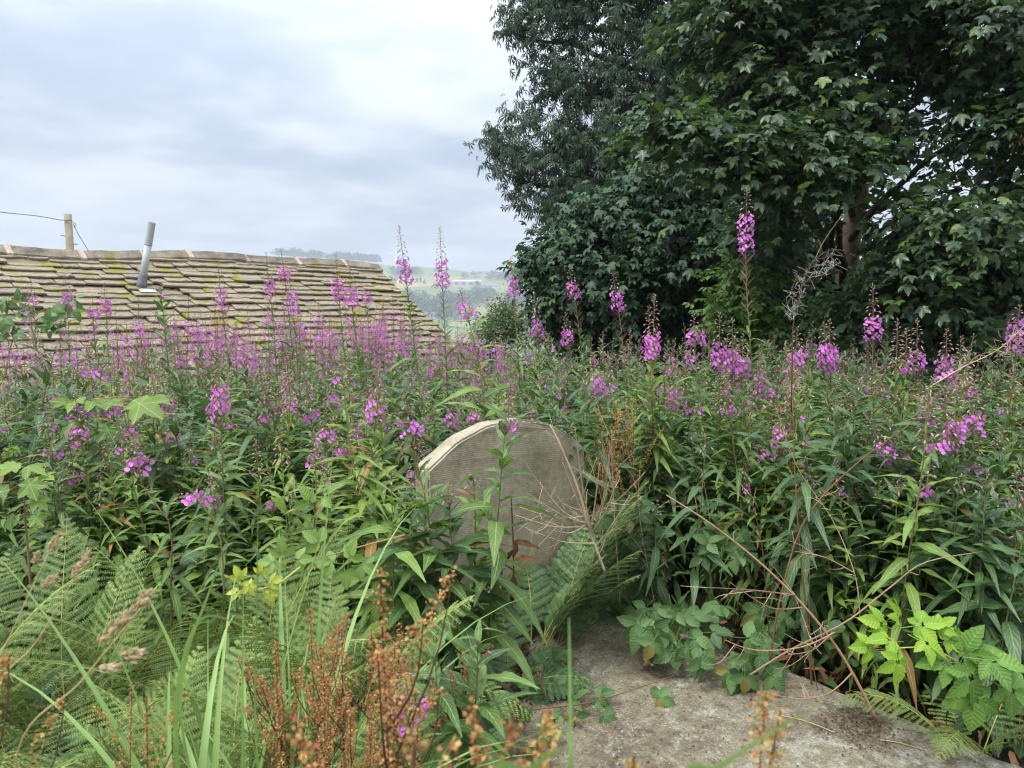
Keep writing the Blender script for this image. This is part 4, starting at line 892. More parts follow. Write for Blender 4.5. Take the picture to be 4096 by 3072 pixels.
fw((207, 1775), 3.0, 240, 'short fireweed with one small flower cluster above the ferns', (1800, 1832), 1850, 46, 0.13)
fw((715, 1985), 2.35, 860, 'bent-over fireweed hanging a flower cluster among the fern tips', (2020, 2080), 2090, 47, 0.10, stemm=M_REDSTEM, path=[(880, 2150), (800, 2010)], low=0.15)
fw((860, 1570), 3.3, 880, 'fireweed with loose flowers halfway up the green bank', (1620, 1652), 1680, 48, 0.13)
fw((335, 1600), 3.3, 360, 'fireweed half hidden behind the broad sapling leaves', (1632, 1665), 1690, 49, 0.13)
fw((1810, 1600), 3.9, 1830, 'fireweed flowering just behind the headstone shoulder', (1655, 1722), 1740, 50, 0.13)
fw((1600, 2650), 1.55, 1690, 'single fireweed with lilac flowers among the brown docks', (2835, 2960), 2990, 51, 0.12, stemm=M_REDSTEM, fl_r=0.014, low=0.25)
fw((1900, 2560), 1.75, 1850, 'young flowerless fireweed shoot beside the docks, broad-leaved', None, 2620, 52, 0.17, M_FW, step=0.018, low=0.25)
fw((1740, 2640), 1.7, 1760, 'young bushy fireweed shoot close by the lilac flowers', None, 2700, 53, 0.17, M_FW, step=0.018, low=0.25)
fw((2815, 1740), 3.1, 2800, 'lime-tipped young fireweed beside the dead stalks', None, 1800, 54, 0.16, M_FWD, step=0.03, droopy=0.55)
fw((2640, 2010), 3.3, 2640, 'young dark fireweed with drooping leaves over the bramble patch', None, 2080, 55, 0.15, M_FWD, step=0.03, droopy=0.6)
rq = np.random.default_rng(77)
for k, (bx, Y, ty) in enumerate(((3400, 3.05, 1960), (3530, 3.0, 1930), (3650, 2.88, 1900), (3760, 2.78, 1960), (3870, 2.72, 1900), (3990, 2.62, 1980), (4080, 2.6, 1950), (3600, 3.15, 1820), (3800, 3.05, 1830), (4070, 2.42, 2100))):
    fw((bx + rq.uniform(-60, 60), ty), Y, bx, 'dark fireweed with long hanging leaves above the lime bramble', None, ty + 70, 200 + k, 0.185, M_FWD, step=0.021, droopy=0.75, low=0.1, group='dark fireweeds with long hanging leaves above the lime bramble')
# ------------------------------------------------------------------ the bank of fireweed
ZONE = []
rg = np.random.default_rng(99)
def allowed(x, y):
    qx, qy = x - HB[0], y - HB[1]; gx, gy = qx * cG + qy * sG, -qx * sG + qy * cG
    if -0.95 < gx < 0.76 and -2.7 < gy < 0.16: return False
    if (x - RIDGE0[0]) * 0.7654 + (y - RIDGE0[1]) * -0.6435 < RUN + 0.12: return False
    px = 2048 + FPX * x / y
    if px < -260 or px > 4350: return False
    if y > np.interp(px, [0, 1700, 2050, 2300, 4200], [9, 11, 9.5, 7.2, 6.0]): return False
    if x < 0.05 and y < np.interp(px, [-300, 900, 1500, 2000], [3.05, 2.95, 2.75, 2.7]): return False
    if x > 0.05 and y < 1.95: return False
    if 0.7 < gx < 0.98 and -1.0 < gy < -0.15: return False
    return True
pts = []
while len(pts) < 1500:
    px, y = rg.uniform(-260, 4350), math.sqrt(rg.uniform(1.9 ** 2, 11 ** 2)); x = (px - 2048) / FPX * y
    if not allowed(x, y) or rg.random() > np.interp(y, [2, 5, 8, 11], [1, 0.85, 0.5, 0.3]): continue
    if any((x - a) ** 2 + (y - b) ** 2 < 0.0081 for a, b in pts): continue
    pts.append((x, y))
pts = np.array(pts)
kinds = [  # H, raceme, pod, flower, leafL, material, label
    (1.50, 0.40, 0.40, 0.25, 0.125, M_FW, 'fireweed with flowers above many pods'),
    (1.38, 0.30, 0.20, 0.38, 0.130, M_FW, 'fireweed with a full magenta flower head'),
    (1.22, 0.22, 0.02, 0.16, 0.120, M_FW, 'fireweed with few flowers below its bud spike'),
    (1.15, 0.16, 0.00, 0.03, 0.140, M_FWY, 'young pale-leaved fireweed with only buds'),
    (1.30, 0.26, 0.55, 0.12, 0.125, M_FW, 'fireweed nearly over, mostly in pinkish pod'),
    (1.10, 0.05, 0.00, 0.00, 0.160, M_FWD, 'flowerless dark leafy fireweed'),
    (1.42, 0.34, 0.30, 0.32, 0.120, M_FWD, 'dark-leaved fireweed in flower'),
    (1.18, 0.20, 0.05, 0.28, 0.135, M_FWY, 'short pale-leaved fireweed in flower')]
def zone(px, y):
    if px > 2500: return 'close beside the grave slab' if y < 3.0 else ('behind the slanting dead stalks' if y < 3.8 else 'in the bank under the sycamores')
    if px > 1560: return 'in the bank behind the headstone'
    return 'in the bank just above the ferns' if y < 3.6 else ('in the bank around the sycamore sapling' if y < 4.6 else 'in the bank below the slate roof')
VARS = []
for k, (H, rac, pod, flo, lL, mt, lab) in enumerate(kinds):
    for v in range(4):
        rv = np.random.default_rng(500 + k * 10 + v)
        a = (H * rv.uniform(.93, 1.07), (rv.normal(0, .11), rv.normal(0, .11)), rac * 1.15, pod, flo, lL)
        hi = fireweed(700 + k * 10 + v, *a, droopy=0.35 if mt is M_FWD else 0.1); lo = fireweed(700 + k * 10 + v, *a, lo=True, step=0.022)
        ms_ = [('stem', mesh('stem', hi['stem'], M_STEM)), ('foliage', mesh('foliage', join_leaves(hi['leaf'], LANCE, rv), mt))]
        if len(hi['petal'].V): ms_.append(('flower_head', mesh('flower_head', hi['petal'], [M_PET, M_SEP])))
        if len(hi['bud'].V): ms_.append(('bud_tip', mesh('bud_tip', hi['bud'], M_BUD)))
        if len(hi['pod'].V): ms_.append(('seed_pod_whorl', mesh('seed_pod_whorl', hi['pod'], M_POD)))
        VARS.append((ms_, lo, lab, mt, hi))
ALLM = [M_STEM, M_FW, M_FWY, M_FWD, M_PET, M_SEP, M_BUD, M_POD]
def lo_geo(lo, mt, rv):
    f = join_leaves(lo['leaf'], LANCE_LO, rv).mat(ALLM.index(mt)); p = lo['petal']
    p = G(p.V, p.Q, p.T, p.L, p.mq + 4, p.mt + 4)
    return cat([lo['stem'].mat(0), f, p, lo['bud'].mat(6), lo['pod'].mat(7)])
LOG = [lo_geo(v[1], v[3], np.random.default_rng(k)) for k, v in enumerate(VARS)]
order = np.argsort(pts[:, 1]); inv = np.abs((pts[:, 0] / pts[:, 1])) < 0.735
pk = np.array([0.02, 0.06, 0.07, 0.27, 0.03, 0.44, 0.02, 0.09])
NIND = 229; cnt = 0; rest = []
for q in order:
    x, y = pts[q]; px = 2048 + FPX * x / y
    p_ = pk.copy()
    if y < 3.4 and x < 0.5: p_ = np.array([0.0, 0.02, 0.20, 0.42, 0.02, 0.20, 0.0, 0.14])
    elif px > 2500 and y < 3.3: p_ = np.array([0.0, 0.02, 0.07, 0.20, 0.0, 0.62, 0.04, 0.05])
    elif y > 5.0 and px < 2000: p_ = np.array([0.20, 0.24, 0.10, 0.08, 0.13, 0.10, 0.10, 0.05])
    elif px < 2100: p_ = np.array([0.0, 0.025, 0.14, 0.40, 0.01, 0.36, 0.0, 0.065])
    k = int(rg.choice(8, p=p_ / p_.sum())) * 4 + int(rg.integers(4)); s = rg.uniform(0.80, 1.10)
    green = k // 4 in (2, 3, 5)
    if px > 2150: s *= (1.09 if green else 0.90) if y > 3.0 else (1.05 if green else 0.9)
    elif px > 1650: s *= 1.0 if green else 0.88
    elif y > 5.0: s = 0.93 + 0.6 * (s - 0.80)
    elif y > 3.3: s *= 1.10 if green else 0.95
    if x > 0.9 and y < 2.6: s *= 0.80
    elif y < 3.2 and px < 1650: s *= 0.92
    rot = rg.uniform(0, 6.28); tlt = rg.normal(0, 0.085, 2)
    if inv[q] and cnt < NIND:
        ms_, lo, lab, mt, hi = VARS[k]; cnt += 1
        lab = lab + ' ' + zone(px, y)
        o = thing('fireweed', lab, 'wildflower', (x, y, 0), lab.replace('fireweed', 'fireweeds', 1))
        o.rotation_euler = (tlt[0], tlt[1], rot); o.scale = (s, s, s)
        for nm, me in ms_:
            if nm == 'foliage' and cnt <= 60:
                LM_, LP_, LI_ = hi['leaf']
                for w_ in range(len(LP_)): put('leaf', leaf_mesh(LI_[w_], mt), o, LP_[w_], LM_[w_])
            else: put(nm, me, o, kind=None if nm == 'stem' else 'stuff')
    else: rest.append((k, rotm(tlt[0], tlt[1], rot) * s, (x, y, 0)))
gs = []
for k in range(len(VARS)):
    r_ = [r for r in rest if r[0] == k]
    if r_: gs.append(inst(LOG[k], [r[1] for r in r_], [r[2] for r in r_], rg.random(len(r_))))
tag(obj('fireweed_bank', cat(gs), ALLM, kind='stuff'), 'dense mass of flowering fireweed running back to the roof', 'wildflowers')
# undergrowth leaves between the stems
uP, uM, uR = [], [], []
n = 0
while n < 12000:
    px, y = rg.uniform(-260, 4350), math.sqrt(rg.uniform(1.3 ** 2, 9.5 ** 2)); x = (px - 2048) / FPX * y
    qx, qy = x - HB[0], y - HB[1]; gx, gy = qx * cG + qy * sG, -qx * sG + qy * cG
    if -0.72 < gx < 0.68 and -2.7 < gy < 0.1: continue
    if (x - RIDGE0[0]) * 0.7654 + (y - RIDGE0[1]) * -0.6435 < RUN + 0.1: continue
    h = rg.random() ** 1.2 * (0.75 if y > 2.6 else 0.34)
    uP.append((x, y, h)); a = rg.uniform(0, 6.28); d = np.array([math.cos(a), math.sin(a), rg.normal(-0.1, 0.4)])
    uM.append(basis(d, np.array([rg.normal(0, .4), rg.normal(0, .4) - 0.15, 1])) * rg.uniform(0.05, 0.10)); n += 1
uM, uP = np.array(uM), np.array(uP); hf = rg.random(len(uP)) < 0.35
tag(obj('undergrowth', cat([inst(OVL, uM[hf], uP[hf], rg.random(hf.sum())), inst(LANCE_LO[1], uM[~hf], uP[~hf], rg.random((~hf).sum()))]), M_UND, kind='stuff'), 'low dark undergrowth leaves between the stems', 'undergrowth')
# ------------------------------------------------------------------ ferns
def frond(seed, L=0.8, n=24, maxp=0.17, tri=False, bend=1.0, base_bare=0.22, pitch0=0.2):
    """base at origin, rises along +z and arches towards +y"""
    rg = np.random.default_rng(seed); s = np.linspace(0, 1, 40)
    th = pitch0 + bend * s ** 1.6; dy, dz = np.sin(th), np.cos(th)
    P = np.stack([0.02 * np.sin(s * 4 + seed), np.concatenate([[0], np.cumsum((dy[1:] + dy[:-1]) / 2)]) * L / 39, np.concatenate([[0], np.cumsum((dz[1:] + dz[:-1]) / 2)]) * L / 39], -1)
    rach = tube(P[::3], np.interp(s[::3], [0, 1], [0.0042, 0.0008]), 4, False)
    axisM, axisP, axisR = [], [], []; ribs = []
    Tg = nrm(np.gradient(P, axis=0)); Nn = np.cross(np.array([1.0, 0, 0]), Tg)
    for k in range(n):
        f = (k + 0.5) / n; si = base_bare + (1 - base_bare) * f; p = np.array([np.interp(si, s, P[:, c]) for c in range(3)]); q = min(int(si * 39), 39)
        t, nn = Tg[q], Nn[q]
        prof = ((1 - f) ** 0.85 * (0.55 + 0.45 * min(1, f * 6))) if tri else (min(1.0, 0.45 + 1.6 * f) * (1 - f ** 2.2) ** 0.9)
        pl = maxp * prof * rg.uniform(0.92, 1.08) + 0.008
        for sd in (-1, 1):
            d = nrm(np.array([sd, 0, 0]) + t * (0.35 + 0.5 * f) + rg.normal(0, 0.05, 3) - nn * 0.12)
            up = nrm(nn + rg.normal(0, 0.12, 3)); M = basis(d, up); m = max(4, int(pl / (0.0066 if not tri else 0.0095)))
            pts = [p + d * pl * x + up * (-0.25 * pl * x * x) for x in (0, 0.35, 0.7, 1.0)]
            ribs.append(tube(pts, [0.0014, 0.0012, 0.0009, 0.0004], 3, False))
            for j in range(m):
                x = (j + 0.4) / m; pp = p + d * pl * x - up * (0.25 * pl * x * x)
                ln = (pl * 0.26 if not tri else pl * 0.34) * (1 - x) ** 0.7 * (0.75 + 0.25 * min(1, x * 5)) + 0.004
                ln = min(ln, 0.0125 if not tri else 0.020)
                for e in (-1, 1):
                    dd = nrm(M[:, 0] * e + d * (0.30 + 0.3 * tri) + rg.normal(0, .06, 3)); uu = up + rg.normal(0, 0.15, 3)
                    axisM.append(basis(dd, uu) * np.array([min(pl / m * 0.50, 0.0050), ln, ln])[None, :]); axisP.append(pp); axisR.append(rg.random())
    pin = G([(-0.6, 0, 0), (0.6, 0, 0), (-0.7, 0.5, -0.02), (0.7, 0.5, -0.02), (0, 1, -0.10)], [(0, 1, 3, 2)], [(2, 3, 4)], [(-1, 0, 0), (1, 0, 0), (-1, .5, 0), (1, .5, 0), (0, 1, 0)])
    if tri: pin = G([(-0.4, 0, 0), (0.4, 0, 0), (-1.3, 0.28, -0.02), (1.3, 0.28, -0.02), (-.45, .45, 0), (.45, .45, 0), (-0.95, 0.66, -0.03), (.95, .66, -0.03), (0, 1, -0.10)], [(0, 1, 5, 4)], [(0, 4, 2), (1, 3, 5), (4, 8, 6), (5, 7, 8), (4, 5, 8)], [(0, 0, 0)] * 9)
    return cat([inst(pin, axisM, axisP, np.array(axisR) * 0.35), cat([rach] + ribs).mat(1)])
FR = [mesh('frond', frond(1, 0.95, 25, 0.155, False, 0.9), [M_FERN, M_RACH]), mesh('frond', frond(2, 0.8, 24, 0.15, False, 1.5), [M_FERN, M_RACH]), mesh('frond', frond(3, 0.9, 26, 0.16, False, 0.5, pitch0=0.1), [M_FERN, M_RACH]), mesh('frond', frond(4, 0.85, 24, 0.17, False, 1.9, pitch0=0.35), [M_FERN, M_RACH])]
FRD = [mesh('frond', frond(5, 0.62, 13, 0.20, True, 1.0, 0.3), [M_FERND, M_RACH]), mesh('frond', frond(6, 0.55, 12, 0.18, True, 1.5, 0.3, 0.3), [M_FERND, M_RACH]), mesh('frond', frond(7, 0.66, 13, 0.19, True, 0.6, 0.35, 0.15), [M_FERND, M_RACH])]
rg = np.random.default_rng(31)
def fern(x, y, n, s, label, fr=FR, spread=1.0, group=None, face=None):
    o = thing('fern', label, 'fern', (x, y, -0.01), group); a0 = rg.uniform(0, 6)
    n = max(5, int(n * 0.85))
    for k in range(n):
        a = (a0 + k * 2 * PI / n + rg.normal(0, 0.2)) if face is None else face + rg.uniform(-1.5, 1.5)
        M = rotm(0, 0, a) @ rotm(-rg.uniform(0.0, 0.45) * spread, rg.normal(0, 0.12), 0) * (s * rg.uniform(0.8, 1.12))
        put('frond', fr[int(rg.integers(len(fr)))], o, (0.02 * math.cos(a), 0.02 * math.sin(a), 0), M)
    return o
ferns = [(-0.98, 2.42, 10, 1.06, 'tall fern with an upright yellow-ribbed frond among the red-stalked fireweed'), (-1.45, 2.2, 11, 0.98, 'big light green fern in front of the left sapling'), (-1.75, 1.9, 11, 0.95, 'pale fern behind the long grass seed heads'),
         (-0.62, 2.25, 10, 0.98, 'fern under the bent-over fireweed'), (-0.58, 2.45, 8, 0.85, 'bright fern left of the red-stemmed fireweed'), (-0.55, 1.95, 11, 0.9, 'dark fern behind the yellow bramble shoot'), (-0.95, 1.95, 11, 0.92, 'fern in the middle of the fern bed'),
         (-1.30, 1.75, 11, 0.88, 'fern crossed by the blurred seed head'), (-0.75, 1.68, 10, 0.95, 'low fern behind the grass tufts'), (-1.10, 1.50, 9, 0.98, 'low drooping fern among the grass blades'), (-1.45, 1.42, 9, 0.98, 'low fern beside the orange dock'), (-0.52, 1.62, 7, 0.8, 'small fern behind the brown docks'),
         (-2.0, 2.45, 10, 0.95, 'fern at the far side of the pale fern')]
ferns += [(-0.75, 2.55, 9, 0.85, 'fern pushing up between the broad-leaved stems'), (-1.25, 2.6, 9, 0.95, 'fern behind the upright yellow-ribbed frond'), (-0.62, 1.78, 8, 0.88, 'feathery fern just behind the dock clump'), (-1.62, 2.75, 8, 0.85, 'fern at the foot of the yellow-green sapling'), (-0.98, 1.72, 10, 0.95, 'feathery fern between the grass tufts')]
for f in ferns: fern(*f)
g1 = grave(-0.38, -0.20); fern(g1[0], g1[1], 8, 0.92, 'tall thin fern leaning on the headstone face', FR[:1] + FR[2:3], 0.4)
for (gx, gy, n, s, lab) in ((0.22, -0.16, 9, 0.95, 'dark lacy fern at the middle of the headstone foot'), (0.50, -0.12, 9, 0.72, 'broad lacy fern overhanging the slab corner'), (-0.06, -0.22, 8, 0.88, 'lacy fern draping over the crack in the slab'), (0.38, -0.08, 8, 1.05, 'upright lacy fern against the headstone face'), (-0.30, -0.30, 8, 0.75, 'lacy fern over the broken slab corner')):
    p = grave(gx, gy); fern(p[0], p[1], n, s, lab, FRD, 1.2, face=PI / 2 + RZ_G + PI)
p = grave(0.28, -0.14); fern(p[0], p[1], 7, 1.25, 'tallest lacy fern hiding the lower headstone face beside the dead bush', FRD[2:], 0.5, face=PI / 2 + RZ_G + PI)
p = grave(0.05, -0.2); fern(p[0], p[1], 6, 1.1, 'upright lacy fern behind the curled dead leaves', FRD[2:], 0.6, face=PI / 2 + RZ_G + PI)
for (px, Y, lab) in ((3990, 2.35, 'shaded fern under the drooping fireweed leaves'), (4080, 1.95, 'small fern beyond the slab edge')):
    fern((px - 2048) / FPX * Y, Y, 7, 0.62 if Y > 2.2 else 0.32, lab, FR, 1.0)
# ------------------------------------------------------------------ grass
def blade_geo(seed, bend, w=0.0055):
    rg = np.random.default_rng(seed); n = 12; V, Q, L = [], [], []; p = np.zeros(3); th = 0.06; tw = rg.normal(0, 0.5)
    for k in range(n + 1):
        f = k / n; ww = w * (1 - f ** 2.2) * (0.7 + 0.5 * math.sin(PI * min(1, f * 1.3))) + 0.0003; a = tw * f
        sv = np.array([math.cos(a), math.sin(a) * 0.4, 0.0])
        for s in (-1, 0, 1): V.append(p + sv * s * ww + np.array([0, -abs(s) * ww * 0.35, 0])); L.append((s, f, 0))
        th += bend / n * (1.8 * f); p = p + np.array([0, math.sin(th), math.cos(th)]) / n
    for k in range(n):
        for c in (0, 1): a = k * 3 + c; Q.append((a, a + 1, a + 4, a + 3))
    return G(V, Q, None, L)
BL = [mesh('blade', blade_geo(k, b, w), M_GRASS) for k, (b, w) in enumerate([(0.6, .0075), (1.4, .0085), (2.2, .009), (2.8, .009), (0.3, .006), (1.8, .0095)])]
def tuft(x, y, n, s, label, spread=0.5):
    o = thing('grass_tuft', label, 'grass', (x, y, 0))
    for k in range(n):
        a = rg.uniform(0, 6.28); r_ = rg.uniform(0, 0.13)
        M = rotm(0, 0, a) @ rotm(-abs(rg.normal(0, spread)), 0, 0) * (s * rg.uniform(0.6, 1.15)); M[:, 0] *= 1.0 / s
        put('blade', BL[int(rg.integers(len(BL)))], o, (r_ * math.cos(a + 1), r_ * math.sin(a + 1), 0), M)
    return o
for (px, Y, n, s, lab) in ((640, 1.35, 18, 1.15, 'arching grass tuft in front of the low ferns'), (880, 1.45, 20, 1.2, 'tall grass tuft left of the brown docks'), (1000, 1.25, 16, 1.08, 'grass tuft at the foot of the brown docks'), (420, 1.3, 14, 1.1, 'grass tuft under the blurred seed head'), (150, 1.15, 10, 1.1, 'pale grass tuft below the orange dock'), (980, 1.6, 12, 1.15, 'grass tuft with one tall upright culm'), (760, 1.15, 14, 1.05, 'short grass tuft among the ferns'), (1180, 1.3, 8, 0.9, 'grass tuft mixed into the docks'), (3900, 1.95, 6, 0.3, 'little grass tuft at the slab edge')):
    tuft((px - 2048) / FPX * Y, Y, n, s, lab)
def strap(pts, w, label, name='grass_blade', mat=M_GRASS):
    P = catmull([np.asarray(pts[0]) + (np.asarray(pts[1]) - np.asarray(pts[0])) * f for f in (0, .33, .66)] + list(pts[1:]), 36)[::1]; Tg = nrm(np.gradient(P, axis=0)); x = nrm(np.cross(Tg, np.array([0, 1.0, 0.25]))); nn = np.cross(x, Tg); V, L, Q = [], [], []
    for k in range(36):
        f = k / 35; ww = w * (1 - f ** 2.5) + 0.0004
        for s in (-1, 0, 1): V.append(P[k] + x[k] * s * ww + nn[k] * abs(s) * ww * 0.3); L.append((s, f, 0))
    for k in range(35):
        for c in (0, 1): a = k * 3 + c; Q.append((a, a + 1, a + 4, a + 3))
    o = thing('long_grass', label, 'grass', P[0]); obj('blade', G(np.array(V) - P[0], Q, None, L), mat, o); return o
strap([(0.12, 0.52, 0.0), pix(2700, 3300, 0.5), pix(2900, 3060, 0.5), pix(3290, 2810, 0.55)], 0.0055, 'single blurred grass blade slanting across the slab')
strap([(0.03, 0.55, 0.0), pix(2280, 3300, 0.56), pix(2282, 2900, 0.58), pix(2276, 2470, 0.62)], 0.0028, 'single blurred upright grass blade before the slab')
strap([(-0.03, 0.47, 0.0), pix(1960, 3300, 0.47), pix(2110, 3090, 0.47), pix(2275, 2985, 0.47)], 0.0065, 'broad blurred blade tip under the upright blade')
strap([(-0.42, 1.15, 0.0), pix(1022, 2900, 1.15), pix(1026, 2500, 1.15), pix(1032, 2040, 1.15)], 0.0022, 'tall thin green culm in front of the ferns')
strap([(-0.50, 1.25, 0.0), pix(720, 2800, 1.2), pix(850, 2330, 1.2), pix(880, 2260, 1.2)], 0.003, 'slanting thin green culm beside the arching blades')
strap([(-0.6, 1.3, 0.0), pix(700, 2900, 1.3), pix(800, 2480, 1.3), pix(1060, 2555, 1.25)], 0.006, 'long grass blade bending over to a point')
# seeding grass
def seedhead(pts, clusters, label, rad=0.0016):
    P = catmull([np.asarray(pts[0]) + (np.asarray(pts[1]) - np.asarray(pts[0])) * f for f in (0, .33, .66)] + list(pts[1:]), 40); base = P[0]; o = thing('seeding_grass', label, 'grass', base)
    obj('culm', tube(P - base, np.linspace(rad, rad * 0.5, 40), 5), M_STRAW, o)
    for (cx, cy, Y, ln, ang) in clusters:
        c = pix(cx, cy, Y) - base; d = np.array([math.cos(ang), 0, math.sin(ang)]); n = 60
        f = rg.random(n); w = 0.30 * ln * np.sin(PI * np.clip(f * 0.9 + 0.06, 0, 1))
        pp = c + d * (f - 0.5)[:, None] * ln + rg.normal(0, 0.45, (n, 3)) * w[:, None]
        M = basis(d + rg.normal(0, 0.35, (n, 3)), rg.normal(0, 1, (n, 3)), 0.010) * np.array([0.75, 1, 1])[None, None, :]
        obj('spikelet', inst(BUDL, M, pp, rg.random(n)), M_SEED, o, kind='stuff')
seedhead([(-0.62, 0.86, 0), pix(60, 3060, 0.88), pix(330, 2720, 0.9), pix(600, 2390, 0.92)], [(560, 2410, .92, .035, .75), (500, 2470, .92, .03, .7), (430, 2540, .92, .035, .75), (520, 2620, .92, .03, .05), (430, 2668, .92, .022, -.1)], 'seeding grass with a large soft blurred panicle', 0.0018)
seedhead([(-0.85, 1.05, 0), pix(-60, 2860, 1.05), pix(150, 2560, 1.1), pix(345, 2235, 1.12)], [(335, 2250, 1.12, .034, 1.0), (305, 2290, 1.12, .022, 1.0)], 'straw-stalked seeding grass with a narrow pale head')
seedhead([(-1.0, 1.15, 0), pix(-100, 2900, 1.1), pix(60, 2500, 1.15), pix(215, 2170, 1.2)], [(212, 2185, 1.2, .03, 1.0), (145, 2240, 1.2, .016, 1.4), (190, 2330, 1.15, .03, .6)], 'thin seeding grass leaning over the pale fern')
# ------------------------------------------------------------------ docks gone to seed
def dock_stalk(seed, H, nb=7, yellow=False, dens=1.35, sz=0.0047):
    rg = np.random.default_rng(seed); ln = rg.normal(0, 0.02, 2)
    def path(t): t = np.asarray(t)[..., None]; return np.array([ln[0], ln[1], 0]) * t ** 1.4 * H * 1.5 + np.array([0, 0, H]) * t
    stems = [tube(path(np.linspace(0, 1, 10)), np.linspace(0.0042, 0.001, 10), 4, False)]; P = []
    def whorls(a, b, n, sc_):
        for k in range(n):
            f = (k + rg.uniform(0.2, .8)) / n; c = a + (b - a) * f + np.array([0, 0, 0.03 * math.sin(f * PI)]); m = int(rg.integers(7, 13) * dens)
            P.append(c + rg.normal(0, 0.0062 * sc_ * (1.15 - 0.5 * f), (m, 3)))
    top0, top1 = path(0.55), path(1.0); whorls(top0, top1, int(H * 0.45 / 0.0165), 1.0)
    for k in range(nb):
        t = rg.uniform(0.3, 0.8); a = path(t); an = rg.uniform(0, 6.28); L_ = min(rg.uniform(0.16, 0.34), (0.97 - t) / 0.92) * H
        b = a + np.array([math.cos(an) * 0.40, math.sin(an) * 0.40, 0.92]) * L_
        stems.append(tube(catmull([a, (a + b) / 2 + [0.02 * math.cos(an), 0.02 * math.sin(an), 0], b], 6), np.linspace(0.0022, 0.0008, 6), 3, False)); whorls(a + (b - a) * 0.12, b, int(L_ / 0.0165), 0.9)
    P = np.concatenate(P); n = len(P)
    M = basis(rg.normal(0, 1, (n, 3)) + [0, 0, -0.6], rg.normal(0, 1, (n, 3)), sz * rg.uniform(0.8, 1.4, n))
    heart = G([(0, 0, 0), (-0.55, 0.35, 0.15), (0.55, 0.35, 0.15), (0, 1, 0), (0, 0.4, -0.2)], None, [(0, 4, 1), (1, 4, 3), (0, 2, 4), (4, 2, 3)])
    return cat(stems), inst(heart, M, P, rg.random(n))
DK = [dock_stalk(s, 0.92 + 0.04 * s) for s in range(4)]
DKM = [(mesh('stalk', a, M_DRYD), mesh('seed_spike', b, M_DOCK), mesh('seed_spike', b, M_DOCKY)) for a, b in DK]
def dock(label, stalks, yellow=False):
    x0, y0 = stalks[0][0], stalks[0][1]; o = thing('dock', label, 'dock plant', (x0, y0, 0))
    for x, y, s in stalks:
        k = int(rg.integers(4)); tl_ = 0.05 if y > 1.2 else 0.012; M = rotm(rg.normal(0, tl_), rg.normal(0, tl_), rg.uniform(0, 6)) * (s / (0.92 + 0.04 * k))
        st = put('stalk', DKM[k][0], o, (x - x0, y - y0, 0), M); put('seed_spike', DKM[k][2 if yellow else 1], st, kind='stuff')
    return o
def dk(px, Y, top): return ((px - 2048) / FPX * Y, Y, zpx(top, Y))
dock('brown seeding dock with many crowded stalks beside the grass', [dk(1150, 1.55, 2530), dk(1230, 1.5, 2470), dk(1100, 1.45, 2640), dk(1290, 1.6, 2520), dk(1200, 1.4, 2760), dk(1060, 1.38, 2800), dk(1330, 1.42, 2700)])
dock('rust brown seeding dock close to the lilac fireweed', [dk(1330, 1.55, 2500), dk(1400, 1.5, 2540), dk(1420, 1.4, 2700), dk(1470, 1.6, 2470), dk(1540, 1.65, 2600), dk(1350, 1.38, 2790), dk(1500, 1.35, 2850)])
dock('tall red dock spike rising blurred before the leafy fireweed', [dk(1560, 1.08, 2275)])
dock('orange seeding dock at the edge of the ferns', [dk(60, 1.05, 2380)], True)
dock('yellowish seeding dock low among the grass', [dk(420, 1.25, 2800), dk(300, 1.3, 2880)], True)
dock('brown dock leaning over the slab edge', [dk(1880, 1.8, 2560), dk(1780, 1.75, 2640)])
dock('blurred orange dock right below the lens', [dk(1440, 0.60, 2900), dk(1350, 0.56, 2990), dk(1600, 0.62, 2960)])
dock('blurred orange dock in front of the young shoots', [dk(1900, 0.62, 2830), dk(2010, 0.6, 2930)])
dock('blurred yellow dock spike standing before the slab', [dk(2720, 0.78, 2690)], True)
dock('low blurred yellow dock before the slab', [dk(2300, 0.66, 2950), dk(2460, 0.66, 2980)], True)
# the yellow-brown dock right of the headstone
dock('yellow-brown dock in seed behind the headstone corner', [dk(2440, 3.55, 1610), dk(2490, 3.6, 1700), dk(2530, 3.6, 1590), dk(2420, 3.5, 1800)], True)
# ------------------------------------------------------------------ brambles
BRL = {}
def bleaf(kind, mat):
    if (kind, mat.name) not in BRL: BRL[(kind, mat.name)] = mesh('leaf', TRI if kind == 3 else QUI, mat)
    return BRL[(kind, mat.name)]
BERRY = cat([inst(LUMP, [np.eye(3) * 0.0026] * 14, np.random.default_rng(1).normal(0, 0.0032, (14, 3)))])
def bramble(label, canes, leaves, mat=M_BRAM, canem=M_DRYD, kind=3, berries=(), group=None, sc=1.05):
    """canes: list of pixel polylines (x, y, Y); leaves: (x, y, Y, size, heading of the leaf in the picture plane)"""
    c0 = pix(*canes[0][0]); base = c0.copy(); o = thing('bramble', label, 'bramble', base, group)
    for c in canes: obj('cane', tube(catmull([pix(*q) for q in c], 16) - base, np.linspace(0.0036, 0.0016, 16), 5), canem, o)
    for (x, y, Y, s, a) in leaves:
        p = pix(x, y, Y) - base; d = np.array([math.cos(a), -0.25, math.sin(a)]); up = np.array([rg.normal(0, .4), -0.75 + rg.normal(0, .4), 0.8])
        M = basis(d, up) * s * sc; put('leaf', bleaf(kind, mat), o, p - M[:, 1] * 0.4, M)
    for (x, y, Y) in berries:
        pp = pix(x, y, Y) - base; n = 7
        obj('berry_cluster', inst(BERRY, [np.eye(3) * rg.uniform(.8, 1.3) for _ in range(n)], pp + rg.normal(0, 0.011, (n, 3)), rg.random(n)), M_BERRY, o, kind='stuff')
    return o
L = []
